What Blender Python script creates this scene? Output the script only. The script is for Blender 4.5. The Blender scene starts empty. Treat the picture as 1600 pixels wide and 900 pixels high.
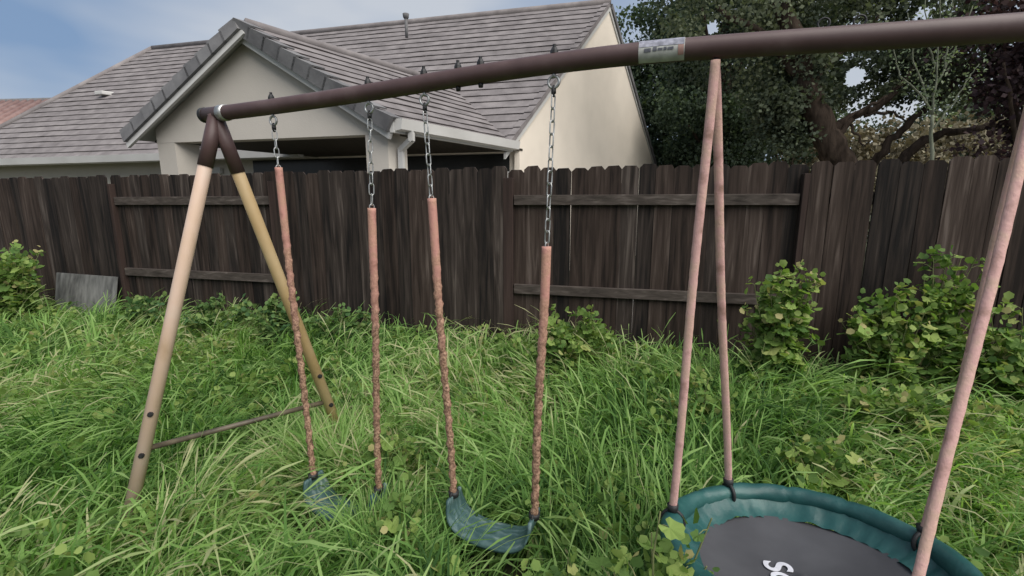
import bpy, bmesh, math, random
import numpy as np
from mathutils import Vector, Matrix, Quaternion

random.seed(7)
RNG = np.random.default_rng(11)
SC = bpy.context.scene
COL = SC.collection

# ------------------------------------------------------------------ camera
F_PX = 705.0                       # focal length in pixels of a 1600 px wide frame
CAM_Z = 1.68
PITCH = math.atan(128.0 / F_PX)
cam_d = bpy.data.cameras.new("camera")
cam_d.sensor_width = 36.0
cam_d.lens = 36.0 * F_PX / 1600.0
cam_d.clip_start = 0.05
cam_d.clip_end = 1000.0
cam = bpy.data.objects.new("camera", cam_d)
COL.objects.link(cam)
cam.location = (0, 0, CAM_Z)
cam.rotation_euler = (math.pi / 2 - PITCH, 0, 0)
SC.camera = cam

# ------------------------------------------------------------------ world: overcast sky
SUN_EL, SUN_AZ = math.radians(50), math.radians(139)     # azimuth clockwise from +Y (to the right and behind)
w = bpy.data.worlds.new("World")
SC.world = w
w.use_nodes = True
nt = w.node_tree
for n in list(nt.nodes):
    nt.nodes.remove(n)
wo = nt.nodes.new('ShaderNodeOutputWorld')
bg = nt.nodes.new('ShaderNodeBackground')
sky = nt.nodes.new('ShaderNodeTexSky')
sky.sky_type = 'NISHITA'
sky.sun_disc = False
sky.sun_elevation = SUN_EL
sky.sun_rotation = SUN_AZ
sky.air_density = 1.0
sky.dust_density = 2.0
tc = nt.nodes.new('ShaderNodeTexCoord')
mp = nt.nodes.new('ShaderNodeMapping')
mp.inputs['Scale'].default_value = (1.1, 1.1, 3.0)
mp.inputs['Location'].default_value = (1.7, 0.51, 0.1)
nz = nt.nodes.new('ShaderNodeTexNoise')
nz.inputs['Scale'].default_value = 1.5
nz.inputs['Detail'].default_value = 4.0
nz.inputs['Roughness'].default_value = 0.5
cr = nt.nodes.new('ShaderNodeValToRGB')
cr.color_ramp.elements[0].position = 0.30
cr.color_ramp.elements[0].color = (1.32, 2.02, 3.2, 1)
cr.color_ramp.elements[1].position = 0.60
cr.color_ramp.elements[1].color = (3.85, 4.05, 4.35, 1)
mx = nt.nodes.new('ShaderNodeMixRGB')
mx.inputs['Fac'].default_value = 0.87
nt.links.new(tc.outputs['Generated'], mp.inputs['Vector'])
nt.links.new(mp.outputs['Vector'], nz.inputs['Vector'])
nt.links.new(nz.outputs['Fac'], cr.inputs['Fac'])
nt.links.new(sky.outputs['Color'], mx.inputs['Color1'])
nt.links.new(cr.outputs['Color'], mx.inputs['Color2'])
nt.links.new(mx.outputs['Color'], bg.inputs['Color'])
bg.inputs['Strength'].default_value = 0.05
nt.links.new(bg.outputs['Background'], wo.inputs['Surface'])

sun_d = bpy.data.lights.new("sun", 'SUN')
sun_d.energy = 1.5
sun_d.angle = math.radians(65)
sun_d.color = (1.0, 0.96, 0.9)
sun = bpy.data.objects.new("sun", sun_d)
COL.objects.link(sun)
sd = Vector((math.sin(SUN_AZ) * math.cos(SUN_EL), math.cos(SUN_AZ) * math.cos(SUN_EL), math.sin(SUN_EL)))
sun.rotation_euler = sd.to_track_quat('Z', 'Y').to_euler()
sun.location = (6, -6, 12)

SC.view_settings.view_transform = 'Standard'
SC.view_settings.look = 'None'
SC.view_settings.exposure = 1.62
SC.view_settings.gamma = 1.0
SC.view_settings.use_curve_mapping = False
SC.render.engine = 'CYCLES'
SC.cycles.max_bounces = 6
SC.cycles.transparent_max_bounces = 8

# ------------------------------------------------------------------ helpers
def sm(a, b, x):
    t = np.clip((np.asarray(x, float) - a) / (b - a), 0, 1)
    return t * t * (3 - 2 * t)

def ground_z(x, y):
    """gentle rise towards the fence, level beyond it"""
    yf = y + 0.24 * x
    return 0.19 * sm(2.0, 4.1, yf) + 0.025 * np.sin(2.1 * np.asarray(x) + 0.7) * np.sin(1.7 * np.asarray(y))

def P(px, py, Y):
    """world point on the line of sight of photograph pixel (px,py) at distance Y; used to measure sizes"""
    a = (px - 800) / F_PX
    b = -(py - 450) / F_PX
    c, s = math.cos(PITCH), math.sin(PITCH)
    k = Y / (c + b * s)
    return Vector((a * k, Y, CAM_Z + (-s + b * c) * k))

def tag(o, label=None, cat=None, group=None, kind=None):
    if label: o['label'] = label
    if cat: o['category'] = cat
    if group: o['group'] = group
    if kind: o['kind'] = kind
    return o

def thing(name, loc, label, cat, group=None):
    o = bpy.data.objects.new(name, None)
    o.empty_display_size = 0.1
    COL.objects.link(o)
    o.location = loc
    return tag(o, label, cat, group)

def link(name, me, parent=None, loc=None):
    o = bpy.data.objects.new(name, me)
    COL.objects.link(o)
    if parent is not None:
        o.parent = parent
        # world-space geometry: cancel the parents' translation (things carry no rotation or scale)
        off = Vector((0, 0, 0))
        p = parent
        while p is not None:
            off += p.location
            p = p.parent
        o.location = (Vector(loc) if loc is not None else Vector((0, 0, 0))) - off
    elif loc is not None:
        o.location = loc
    return o

class MB:
    """collects simple shapes into ONE mesh"""
    def __init__(self):
        self.v = []; self.f = []
    def add(self, vs, fs):
        n = len(self.v)
        self.v += [tuple(p) for p in vs]
        self.f += [tuple(i + n for i in f) for f in fs]
        return self
    def box(self, c, sx, sy, sz, ax=None):
        c = Vector(c)
        X, Y, Z = ax if ax else (Vector((1, 0, 0)), Vector((0, 1, 0)), Vector((0, 0, 1)))
        vs = [c + X * (sx / 2 * i) + Y * (sy / 2 * j) + Z * (sz / 2 * k) for i in (-1, 1) for j in (-1, 1) for k in (-1, 1)]
        self.add(vs, [(0, 1, 3, 2), (4, 6, 7, 5), (0, 4, 5, 1), (2, 3, 7, 6), (0, 2, 6, 4), (1, 5, 7, 3)])
        return self
    def beam(self, a, b, wdt, hgt, up=Vector((0, 0, 1))):
        a, b = Vector(a), Vector(b)
        X = (b - a); L = X.length; X.normalize()
        Y = up.cross(X).normalized(); Z = X.cross(Y)
        return self.box((a + b) / 2, L, wdt, hgt, (X, Y, Z))
    def prism(self, poly, ext):
        """poly: list of 3d points, ext: extrusion vector"""
        n = len(poly); e = Vector(ext)
        vs = [Vector(p) for p in poly] + [Vector(p) + e for p in poly]
        fs = [tuple(range(n))[::-1], tuple(range(n, 2 * n))]
        fs += [(i, (i + 1) % n, n + (i + 1) % n, n + i) for i in range(n)]
        return self.add(vs, fs)
    def tube(self, path, rad, seg=10, cap=True, flat=1.0, flat_dir=None):
        path = [Vector(p) for p in path]
        m = len(path)
        if not hasattr(rad, '__len__'): rad = [rad] * m
        base = len(self.v)
        ref = None
        for i, p in enumerate(path):
            t = (path[min(i + 1, m - 1)] - path[max(i - 1, 0)]).normalized()
            if ref is None:
                ref = flat_dir if flat_dir is not None else (Vector((1, 0, 0)) if abs(t.x) < 0.8 else Vector((0, 1, 0)))
            X = (ref - t * ref.dot(t)).normalized(); Y = t.cross(X); ref = X
            for k in range(seg):
                a = 2 * math.pi * k / seg
                self.v.append(tuple(p + X * (rad[i] * math.cos(a)) + Y * (rad[i] * flat * math.sin(a))))
        for i in range(m - 1):
            for k in range(seg):
                a0 = base + i * seg + k; a1 = base + i * seg + (k + 1) % seg
                self.f.append((a0, a1, a1 + seg, a0 + seg))
        if cap:
            self.f.append(tuple(base + k for k in range(seg))[::-1])
            self.f.append(tuple(base + (m - 1) * seg + k for k in range(seg)))
        return self
    def torus(self, c, ax1, ax2, R, r, R2=None, seg=20, ts=8, a0=0, a1=2 * math.pi):
        c = Vector(c); R2 = R2 or R
        full = abs(a1 - a0 - 2 * math.pi) < 1e-6
        n = seg if full else seg + 1
        base = len(self.v)
        N = ax1.cross(ax2).normalized()
        for i in range(n):
            a = a0 + (a1 - a0) * i / seg
            p = c + ax1 * (R * math.cos(a)) + ax2 * (R2 * math.sin(a))
            d = (ax1 * math.cos(a) + ax2 * math.sin(a)).normalized()
            for k in range(ts):
                b = 2 * math.pi * k / ts
                self.v.append(tuple(p + d * (r * math.cos(b)) + N * (r * math.sin(b))))
        for i in range(seg):
            j = (i + 1) % n
            for k in range(ts):
                k2 = (k + 1) % ts
                self.f.append((base + i * ts + k, base + j * ts + k, base + j * ts + k2, base + i * ts + k2))
        return self
    def mesh(self, name, mat, smooth=False):
        me = bpy.data.meshes.new(name)
        me.from_pydata(self.v, [], self.f)
        if mat: me.materials.append(mat)
        bm = bmesh.new(); bm.from_mesh(me)
        bmesh.ops.recalc_face_normals(bm, faces=bm.faces)
        bm.to_mesh(me); bm.free()
        if smooth:
            me.shade_smooth()
        me.update()
        return me
    def build(self, name, mat, parent=None, smooth=False, bevel=0.0, loc=None):
        o = link(name, self.mesh(name, mat, smooth), parent, loc)
        if bevel:
            m = o.modifiers.new('bevel', 'BEVEL'); m.width = bevel; m.segments = 2; m.limit_method = 'ANGLE'
        return o

def fast_mesh(name, V, Fidx, mat, tint=None, nper=None):
    """V (n,3), Fidx (m,k) faces of equal size, tint: one value for each vertex"""
    me = bpy.data.meshes.new(name)
    V = np.ascontiguousarray(V, np.float32); Fidx = np.ascontiguousarray(Fidx, np.int32)
    m, k = Fidx.shape
    me.vertices.add(len(V)); me.vertices.foreach_set('co', V.ravel())
    me.loops.add(m * k); me.loops.foreach_set('vertex_index', Fidx.ravel())
    me.polygons.add(m)
    me.polygons.foreach_set('loop_start', np.arange(0, m * k, k, dtype=np.int32))
    try:
        me.polygons.foreach_set('loop_total', np.full(m, k, dtype=np.int32))
    except Exception:
        pass
    if tint is not None:
        at = me.attributes.new('tint', 'FLOAT', 'POINT')
        at.data.foreach_set('value', np.ascontiguousarray(tint, np.float32))
    me.materials.append(mat)
    me.update(calc_edges=True)
    me.validate()
    return me

# ------------------------------------------------------------------ materials
def new_mat(name):
    m = bpy.data.materials.new(name); m.use_nodes = True
    t = m.node_tree
    for n in list(t.nodes): t.nodes.remove(n)
    out = t.nodes.new('ShaderNodeOutputMaterial')
    b = t.nodes.new('ShaderNodeBsdfPrincipled')
    t.links.new(b.outputs['BSDF'], out.inputs['Surface'])
    return m, t, b, out

def ramp(t, stops):
    r = t.nodes.new('ShaderNodeValToRGB')
    e = r.color_ramp.elements
    e[0].position, e[0].color = stops[0][0], (*stops[0][1], 1)
    e[1].position, e[1].color = stops[-1][0], (*stops[-1][1], 1)
    for p, c in stops[1:-1]:
        x = e.new(p); x.color = (*c, 1)
    return r

def noisy(name, stops, scale=8.0, stretch=(1, 1, 1), rough=0.7, bump=0.2, bump_dist=0.01, detail=5, spec=0.3, rand=0.0, metallic=0.0, bscale=None, coat=0.0, dist=0.0):
    m, t, b, out = new_mat(name)
    tc = t.nodes.new('ShaderNodeTexCoord')
    mp = t.nodes.new('ShaderNodeMapping'); mp.inputs['Scale'].default_value = stretch
    oi = t.nodes.new('ShaderNodeObjectInfo')
    ml = t.nodes.new('ShaderNodeMath'); ml.operation = 'MULTIPLY'; ml.inputs[1].default_value = 37.0
    ad = t.nodes.new('ShaderNodeVectorMath'); ad.operation = 'ADD'
    t.links.new(oi.outputs['Random'], ml.inputs[0])
    t.links.new(tc.outputs['Object'], ad.inputs[0]); t.links.new(ml.outputs[0], ad.inputs[1])
    t.links.new(ad.outputs[0], mp.inputs['Vector'])
    nz = t.nodes.new('ShaderNodeTexNoise'); nz.inputs['Scale'].default_value = scale
    nz.inputs['Detail'].default_value = detail; nz.inputs['Distortion'].default_value = dist
    t.links.new(mp.outputs['Vector'], nz.inputs['Vector'])
    r = ramp(t, stops)
    src = nz.outputs['Fac']
    if rand:
        a = t.nodes.new('ShaderNodeMath'); a.operation = 'MULTIPLY_ADD'; a.inputs[1].default_value = rand; a.inputs[2].default_value = -rand / 2
        t.links.new(oi.outputs['Random'], a.inputs[0])
        s = t.nodes.new('ShaderNodeMath'); s.operation = 'ADD'
        t.links.new(src, s.inputs[0]); t.links.new(a.outputs[0], s.inputs[1]); src = s.outputs[0]
    t.links.new(src, r.inputs['Fac'])
    t.links.new(r.outputs['Color'], b.inputs['Base Color'])
    b.inputs['Roughness'].default_value = rough
    b.inputs['Specular IOR Level'].default_value = spec
    b.inputs['Metallic'].default_value = metallic
    b.inputs['Coat Weight'].default_value = coat
    if bump:
        n2 = t.nodes.new('ShaderNodeTexNoise'); n2.inputs['Scale'].default_value = bscale or scale * 2.5
        n2.inputs['Detail'].default_value = 6
        t.links.new(mp.outputs['Vector'], n2.inputs['Vector'])
        bp = t.nodes.new('ShaderNodeBump'); bp.inputs['Strength'].default_value = bump; bp.inputs['Distance'].default_value = bump_dist
        t.links.new(n2.outputs['Fac'], bp.inputs['Height']); t.links.new(bp.outputs['Normal'], b.inputs['Normal'])
    return m

def leaf_mat(name, stops, trans=0.3, rough=0.68, tcol=None, spec=0.16, by_object=False):
    m, t, b, out = new_mat(name)
    r = ramp(t, stops)
    if by_object:
        oi = t.nodes.new('ShaderNodeObjectInfo'); t.links.new(oi.outputs['Random'], r.inputs['Fac'])
    else:
        at = t.nodes.new('ShaderNodeAttribute'); at.attribute_name = 'tint'
        t.links.new(at.outputs['Fac'], r.inputs['Fac'])
    t.links.new(r.outputs['Color'], b.inputs['Base Color'])
    b.inputs['Roughness'].default_value = rough
    b.inputs['Specular IOR Level'].default_value = spec
    tr = t.nodes.new('ShaderNodeBsdfTranslucent')
    g = t.nodes.new('ShaderNodeMixRGB'); g.blend_type = 'MULTIPLY'; g.inputs['Fac'].default_value = 1.0
    g.inputs['Color2'].default_value = (*(tcol or (1.1, 1.25, 0.6)), 1)
    t.links.new(r.outputs['Color'], g.inputs['Color1']); t.links.new(g.outputs['Color'], tr.inputs['Color'])
    mix = t.nodes.new('ShaderNodeMixShader'); mix.inputs['Fac'].default_value = trans
    t.links.new(b.outputs['BSDF'], mix.inputs[1]); t.links.new(tr.outputs['BSDF'], mix.inputs[2])
    t.links.new(mix.outputs['Shader'], out.inputs['Surface'])
    return m

M = {}
M['soil'] = noisy('soil', [(0.3, (0.03, 0.035, 0.018)), (0.7, (0.07, 0.075, 0.035))], 6, rough=0.95, bump=0.6, bump_dist=0.03)
M['board'] = noisy('fence_wood', [(0.28, (0.008, 0.0065, 0.006)), (0.45, (0.024, 0.018, 0.015)), (0.60, (0.042, 0.032, 0.027)), (0.80, (0.105, 0.085, 0.073))],
                   3.2, (9, 9, 0.55), 0.85, 0.55, 0.006, 8, 0.2, rand=0.26, dist=0.6)
M['board_brown'] = noisy('fence_wood_brown', [(0.28, (0.011, 0.0075, 0.006)), (0.5, (0.035, 0.024, 0.019)), (0.65, (0.053, 0.038, 0.031)), (0.82, (0.11, 0.085, 0.072))],
                         3.2, (9, 9, 0.55), 0.85, 0.55, 0.006, 8, 0.2, rand=0.26, dist=0.6)
M['rail'] = noisy('rail_wood', [(0.25, (0.030, 0.024, 0.020)), (0.55, (0.068, 0.055, 0.047)), (0.80, (0.15, 0.125, 0.11))],
                  3.0, (0.6, 9, 9), 0.85, 0.5, 0.006, 8, 0.2, dist=0.5)
M['post'] = noisy('post_wood', [(0.25, (0.022, 0.014, 0.012)), (0.75, (0.055, 0.036, 0.030))], 3.0, (9, 9, 0.5), 0.85, 0.5, 0.006, 8, 0.2)
M['plywood'] = noisy('weathered_plywood', [(0.3, (0.06, 0.06, 0.058)), (0.7, (0.18, 0.178, 0.17))], 3.0, (5, 5, 0.9), 0.9, 0.3, 0.004, 7, 0.2)
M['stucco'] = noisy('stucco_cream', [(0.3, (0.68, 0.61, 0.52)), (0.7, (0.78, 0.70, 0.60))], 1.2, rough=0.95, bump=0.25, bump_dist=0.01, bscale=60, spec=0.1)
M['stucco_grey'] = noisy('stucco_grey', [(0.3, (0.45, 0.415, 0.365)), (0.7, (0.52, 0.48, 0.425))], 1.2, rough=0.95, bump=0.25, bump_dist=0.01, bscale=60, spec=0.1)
M['trim'] = noisy('trim_paint', [(0.3, (0.46, 0.45, 0.43)), (0.7, (0.54, 0.53, 0.51))], 2.0, rough=0.6, bump=0.05)
M['tile'] = noisy('roof_tile', [(0.25, (0.135, 0.122, 0.121)), (0.5, (0.19, 0.172, 0.171)), (0.75, (0.25, 0.228, 0.224))], 3.5, rough=0.9, bump=0.35, bump_dist=0.008, bscale=30, spec=0.15, rand=0.10)
M['rake'] = noisy('rake_tile', [(0.25, (0.11, 0.108, 0.112)), (0.75, (0.215, 0.21, 0.21))], 3.5, rough=0.9, bump=0.3, bscale=25, spec=0.15, rand=0.25)
M['red_tile'] = noisy('red_roof_tile', [(0.25, (0.17, 0.10, 0.09)), (0.75, (0.29, 0.20, 0.18))], 2.5, rough=0.9, bump=0.3, spec=0.15, rand=0.2)
M['shaded_wood'] = noisy('patio_shaded_wood', [(0.3, (0.022, 0.018, 0.013)), (0.7, (0.045, 0.036, 0.026))], 4, (6, 0.6, 1), rough=0.8, bump=0.2)  # ceiling wood; the patio's shade is put into its dark colour
M['recess_shade'] = noisy('patio_recess_shade', [(0.3, (0.012, 0.013, 0.012)), (0.7, (0.022, 0.022, 0.02))], 2, rough=0.25, bump=0)  # near-black colour stands in for shade inside the patio
M['concrete'] = noisy('patio_concrete', [(0.3, (0.42, 0.40, 0.36)), (0.7, (0.52, 0.50, 0.46))], 3, rough=0.9)
M['brown_steel'] = noisy('brown_painted_steel', [(0.3, (0.062, 0.034, 0.032)), (0.55, (0.080, 0.046, 0.043)), (0.8, (0.12, 0.080, 0.075))], 9, rough=0.5, bump=0.08, bump_dist=0.002, spec=0.45, bscale=60)
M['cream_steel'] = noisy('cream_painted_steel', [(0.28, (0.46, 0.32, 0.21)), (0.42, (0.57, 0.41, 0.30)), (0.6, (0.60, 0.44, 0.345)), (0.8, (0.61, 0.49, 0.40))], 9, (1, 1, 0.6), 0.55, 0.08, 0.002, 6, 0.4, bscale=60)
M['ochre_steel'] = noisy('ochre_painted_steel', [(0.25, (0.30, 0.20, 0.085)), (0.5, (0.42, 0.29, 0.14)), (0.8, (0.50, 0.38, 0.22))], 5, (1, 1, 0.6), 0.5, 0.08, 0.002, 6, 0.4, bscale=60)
M['bar_steel'] = noisy('crossbar_steel', [(0.3, (0.045, 0.036, 0.026)), (0.7, (0.13, 0.105, 0.07))], 14, rough=0.5, bump=0.1, spec=0.4)
M['galv'] = noisy('galvanised_steel', [(0.3, (0.30, 0.30, 0.29)), (0.7, (0.52, 0.52, 0.50))], 40, rough=0.4, bump=0.1, metallic=0.75, spec=0.5)
M['black'] = noisy('black_hardware', [(0.3, (0.012, 0.012, 0.013)), (0.7, (0.03, 0.03, 0.03))], 30, rough=0.5, bump=0.1)
M['sticker'] = noisy('sticker_white', [(0.35, (0.36, 0.36, 0.33)), (0.7, (0.52, 0.52, 0.48))], 30, rough=0.5, bump=0)
M['sticker_blue'] = noisy('sticker_faded_blue', [(0.35, (0.16, 0.16, 0.19)), (0.7, (0.36, 0.36, 0.42))], 60, rough=0.5, bump=0)
M['sticker_ink'] = noisy('sticker_ink', [(0.35, (0.07, 0.075, 0.09)), (0.7, (0.16, 0.16, 0.18))], 90, rough=0.5, bump=0)
M['sticker_red'] = noisy('sticker_red', [(0.35, (0.34, 0.20, 0.17)), (0.7, (0.42, 0.28, 0.24))], 30, rough=0.5, bump=0)
M['teal'] = noisy('teal_vinyl', [(0.25, (0.008, 0.045, 0.045)), (0.5, (0.014, 0.075, 0.070)), (0.68, (0.035, 0.11, 0.10)), (0.85, (0.13, 0.20, 0.18))], 7, (1, 1, 1), 0.45, 0.6, 0.012, 7, 0.5, bscale=11)
M['mat'] = noisy('black_mesh_mat', [(0.3, (0.050, 0.050, 0.055)), (0.7, (0.085, 0.085, 0.092))], 4, rough=0.75, bump=0.25, bump_dist=0.01, spec=0.3, bscale=5)
M['print'] = noisy('white_print', [(0.3, (0.50, 0.50, 0.54)), (0.7, (0.66, 0.66, 0.70))], 20, rough=0.7, bump=0)
M['bark'] = noisy('bark', [(0.3, (0.022, 0.016, 0.012)), (0.7, (0.075, 0.055, 0.042))], 4, (3, 3, 0.7), 0.95, 0.8, 0.03, 6, 0.1)
M['bark_pale'] = noisy('bark_pale', [(0.3, (0.09, 0.10, 0.07)), (0.7, (0.18, 0.19, 0.14))], 8, (3, 3, 0.7), 0.9, 0.3, 0.01, 5, 0.1)
M['stem'] = noisy('weed_stem', [(0.3, (0.10, 0.13, 0.045)), (0.7, (0.20, 0.20, 0.09))], 12, rough=0.7, bump=0.1)
M['grass'] = leaf_mat('grass_blade', [(0.0, (0.045, 0.105, 0.028)), (0.35, (0.145, 0.275, 0.070)), (0.7, (0.265, 0.42, 0.125)), (0.93, (0.37, 0.50, 0.20)), (1.0, (0.48, 0.47, 0.27))], 0.48)
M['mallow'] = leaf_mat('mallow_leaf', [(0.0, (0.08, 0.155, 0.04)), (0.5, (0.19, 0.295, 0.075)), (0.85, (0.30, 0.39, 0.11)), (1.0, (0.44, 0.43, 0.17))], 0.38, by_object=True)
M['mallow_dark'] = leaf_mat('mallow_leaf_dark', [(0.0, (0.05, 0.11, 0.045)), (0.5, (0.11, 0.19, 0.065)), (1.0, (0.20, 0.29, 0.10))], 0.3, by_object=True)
M['mallow_fill'] = leaf_mat('mallow_small_leaf', [(0.0, (0.075, 0.14, 0.04)), (0.5, (0.18, 0.27, 0.07)), (0.85, (0.28, 0.36, 0.11)), (1.0, (0.40, 0.36, 0.17))], 0.38)
M['mallow_dark_fill'] = leaf_mat('mallow_small_leaf_dark', [(0.0, (0.05, 0.11, 0.04)), (0.5, (0.12, 0.20, 0.065)), (1.0, (0.22, 0.30, 0.10))], 0.32)
M['evergreen'] = leaf_mat('evergreen_leaf', [(0.0, (0.034, 0.050, 0.034)), (0.5, (0.064, 0.092, 0.058)), (0.85, (0.105, 0.14, 0.085)), (1.0, (0.16, 0.20, 0.10))], 0.25)
M['olive'] = leaf_mat('olive_leaf', [(0.0, (0.045, 0.060, 0.042)), (0.5, (0.085, 0.105, 0.070)), (1.0, (0.165, 0.185, 0.115))], 0.25)
M['plum'] = leaf_mat('plum_leaf', [(0.0, (0.022, 0.014, 0.016)), (0.5, (0.050, 0.032, 0.036)), (1.0, (0.11, 0.075, 0.07))], 0.2, tcol=(1.2, 0.8, 0.7))
M['dry'] = leaf_mat('dry_leaf', [(0.0, (0.10, 0.085, 0.055)), (0.5, (0.21, 0.185, 0.125)), (1.0, (0.33, 0.30, 0.21))], 0.2, tcol=(1.1, 1.0, 0.7))
M['pale_leaf'] = leaf_mat('pale_leaf', [(0.0, (0.11, 0.15, 0.09)), (1.0, (0.24, 0.28, 0.18))], 0.3)

def sleeve_mat(name, pink, worn_from, worn_to):
    """faded plastic sleeve, cracked away to the dark chain in speckles lower down"""
    m, t, b, out = new_mat(name)
    tc = t.nodes.new('ShaderNodeTexCoord')
    sep = t.nodes.new('ShaderNodeSeparateXYZ'); t.links.new(tc.outputs['Generated'], sep.inputs[0])
    oi = t.nodes.new('ShaderNodeObjectInfo')
    ad = t.nodes.new('ShaderNodeVectorMath'); ad.operation = 'ADD'
    t.links.new(tc.outputs['Object'], ad.inputs[0]); t.links.new(oi.outputs['Random'], ad.inputs[1])
    nz = t.nodes.new('ShaderNodeTexNoise'); nz.inputs['Scale'].default_value = 95; nz.inputs['Detail'].default_value = 5; nz.inputs['Roughness'].default_value = 0.7
    t.links.new(ad.outputs[0], nz.inputs['Vector'])
    n2 = t.nodes.new('ShaderNodeTexNoise'); n2.inputs['Scale'].default_value = 13; n2.inputs['Detail'].default_value = 6
    t.links.new(ad.outputs[0], n2.inputs['Vector'])
    col = ramp(t, [(0.30, (pink[0] * 0.55, pink[1] * 0.55, pink[2] * 0.48)), (0.45, pink), (0.58, (pink[0] * 1.0, pink[1] * 1.12, pink[2] * 0.98)), (0.75, tuple(min(1, c * 1.3) for c in pink))])
    t.links.new(n2.outputs['Fac'], col.inputs['Fac'])
    worn = ramp(t, [(0.34, (0.05, 0.034, 0.026)), (0.47, (0.20, 0.115, 0.075)), (0.60, (0.42, 0.27, 0.18))])
    t.links.new(nz.outputs['Fac'], worn.inputs['Fac'])
    mr = t.nodes.new('ShaderNodeMapRange'); mr.inputs['From Min'].default_value = worn_from; mr.inputs['From Max'].default_value = worn_to
    t.links.new(sep.outputs['Z'], mr.inputs['Value'])
    s = t.nodes.new('ShaderNodeMath'); s.operation = 'ADD'; t.links.new(mr.outputs[0], s.inputs[0])
    a = t.nodes.new('ShaderNodeMath'); a.operation = 'MULTIPLY_ADD'; a.inputs[1].default_value = 1.6; a.inputs[2].default_value = -0.8
    t.links.new(n2.outputs['Fac'], a.inputs[0]); t.links.new(a.outputs[0], s.inputs[1])
    cl = t.nodes.new('ShaderNodeMath'); cl.operation = 'MULTIPLY'; cl.use_clamp = True; cl.inputs[1].default_value = 1.0
    t.links.new(s.outputs[0], cl.inputs[0])
    mix = t.nodes.new('ShaderNodeMixRGB'); t.links.new(cl.outputs[0], mix.inputs['Fac'])
    t.links.new(col.outputs['Color'], mix.inputs['Color1']); t.links.new(worn.outputs['Color'], mix.inputs['Color2'])
    t.links.new(mix.outputs['Color'], b.inputs['Base Color'])
    b.inputs['Roughness'].default_value = 0.65; b.inputs['Specular IOR Level'].default_value = 0.25
    bp = t.nodes.new('ShaderNodeBump'); bp.inputs['Strength'].default_value = 0.5; bp.inputs['Distance'].default_value = 0.006
    t.links.new(nz.outputs['Fac'], bp.inputs['Height']); t.links.new(bp.outputs['Normal'], b.inputs['Normal'])
    return m
M['sleeve'] = sleeve_mat('faded_sleeve', (0.47, 0.235, 0.195), 0.88, 0.50)
M['sleeve_clean'] = sleeve_mat('pink_strap_sleeve', (0.56, 0.335, 0.305), 0.10, -0.75)

def seat_material():
    m, t, b, out = new_mat('swing_seat_rubber')
    tc = t.nodes.new('ShaderNodeTexCoord')
    wv = t.nodes.new('ShaderNodeTexWave'); wv.wave_type = 'BANDS'; wv.bands_direction = 'X'
    wv.inputs['Scale'].default_value = 1.5; wv.inputs['Distortion'].default_value = 7.0; wv.inputs['Detail'].default_value = 2; wv.inputs['Detail Scale'].default_value = 2.0
    t.links.new(tc.outputs['UV'], wv.inputs['Vector'])
    nz = t.nodes.new('ShaderNodeTexNoise'); nz.inputs['Scale'].default_value = 10; nz.inputs['Detail'].default_value = 5
    t.links.new(tc.outputs['Object'], nz.inputs['Vector'])
    ml = t.nodes.new('ShaderNodeMath'); ml.operation = 'MULTIPLY'
    md = t.nodes.new('ShaderNodeMath'); md.operation = 'MULTIPLY_ADD'; md.inputs[1].default_value = 0.22; md.inputs[2].default_value = 0.68
    t.links.new(wv.outputs['Fac'], md.inputs[0])
    t.links.new(md.outputs[0], ml.inputs[0]); t.links.new(nz.outputs['Fac'], ml.inputs[1])
    r = ramp(t, [(0.26, (0.030, 0.068, 0.066)), (0.42, (0.055, 0.105, 0.103)), (0.52, (0.10, 0.155, 0.155)), (0.66, (0.30, 0.35, 0.35))])
    t.links.new(ml.outputs[0], r.inputs['Fac']); t.links.new(r.outputs['Color'], b.inputs['Base Color'])
    b.inputs['Roughness'].default_value = 0.5; b.inputs['Specular IOR Level'].default_value = 0.4
    bp = t.nodes.new('ShaderNodeBump'); bp.inputs['Strength'].default_value = 0.4; bp.inputs['Distance'].default_value = 0.004
    t.links.new(wv.outputs['Fac'], bp.inputs['Height']); t.links.new(bp.outputs['Normal'], b.inputs['Normal'])
    return m
M['seat'] = seat_material()

# ------------------------------------------------------------------ ground
gx = np.concatenate([np.linspace(-300, -20, 15), np.linspace(-18, 18, 73), np.linspace(20, 300, 15)])
gy = np.concatenate([np.linspace(-100, -5, 8), np.linspace(-4, 16, 61), np.linspace(18, 400, 20)])
GX, GY = np.meshgrid(gx, gy)
GZ = ground_z(GX, GY)
V = np.stack([GX.ravel(), GY.ravel(), GZ.ravel()], 1)
nx = len(gx)
idx = np.arange(len(V)).reshape(GX.shape)
Fq = np.stack([idx[:-1, :-1].ravel(), idx[:-1, 1:].ravel(), idx[1:, 1:].ravel(), idx[1:, :-1].ravel()], 1)
g = link('ground', fast_mesh('ground', V, Fq, M['soil']))
tag(g, kind='structure')

sl = MB(); sl.box((1.5, 6.45, 0.205), 10.0, 2.6, 0.09, (Vector((0.9724, -0.2334, 0)), Vector((0.2334, 0.9724, 0)), Vector((0, 0, 1))))
tag(sl.build('patio_paving', M['concrete'], bevel=0.01), kind='structure')

# ------------------------------------------------------------------ neighbouring house
O2 = Vector((-0.02, 8.46, 0)); U = Vector((0.9724, -0.2334, 0)); Vv = Vector((0.59, 0.807, 0)).normalized()
ZE, BR, ZR = 2.78, 4.0, 6.40           # eave height, ridge position, ridge height
ZG = 0.19
def H(a, b, z): return O2 + U * a + Vv * b + Vector((0, 0, z))
house = thing('neighbour_house', tuple(H(-6, 3, ZG)), 'grey and cream stucco house with brown tiled roof behind the wooden fence', 'house')

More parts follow.
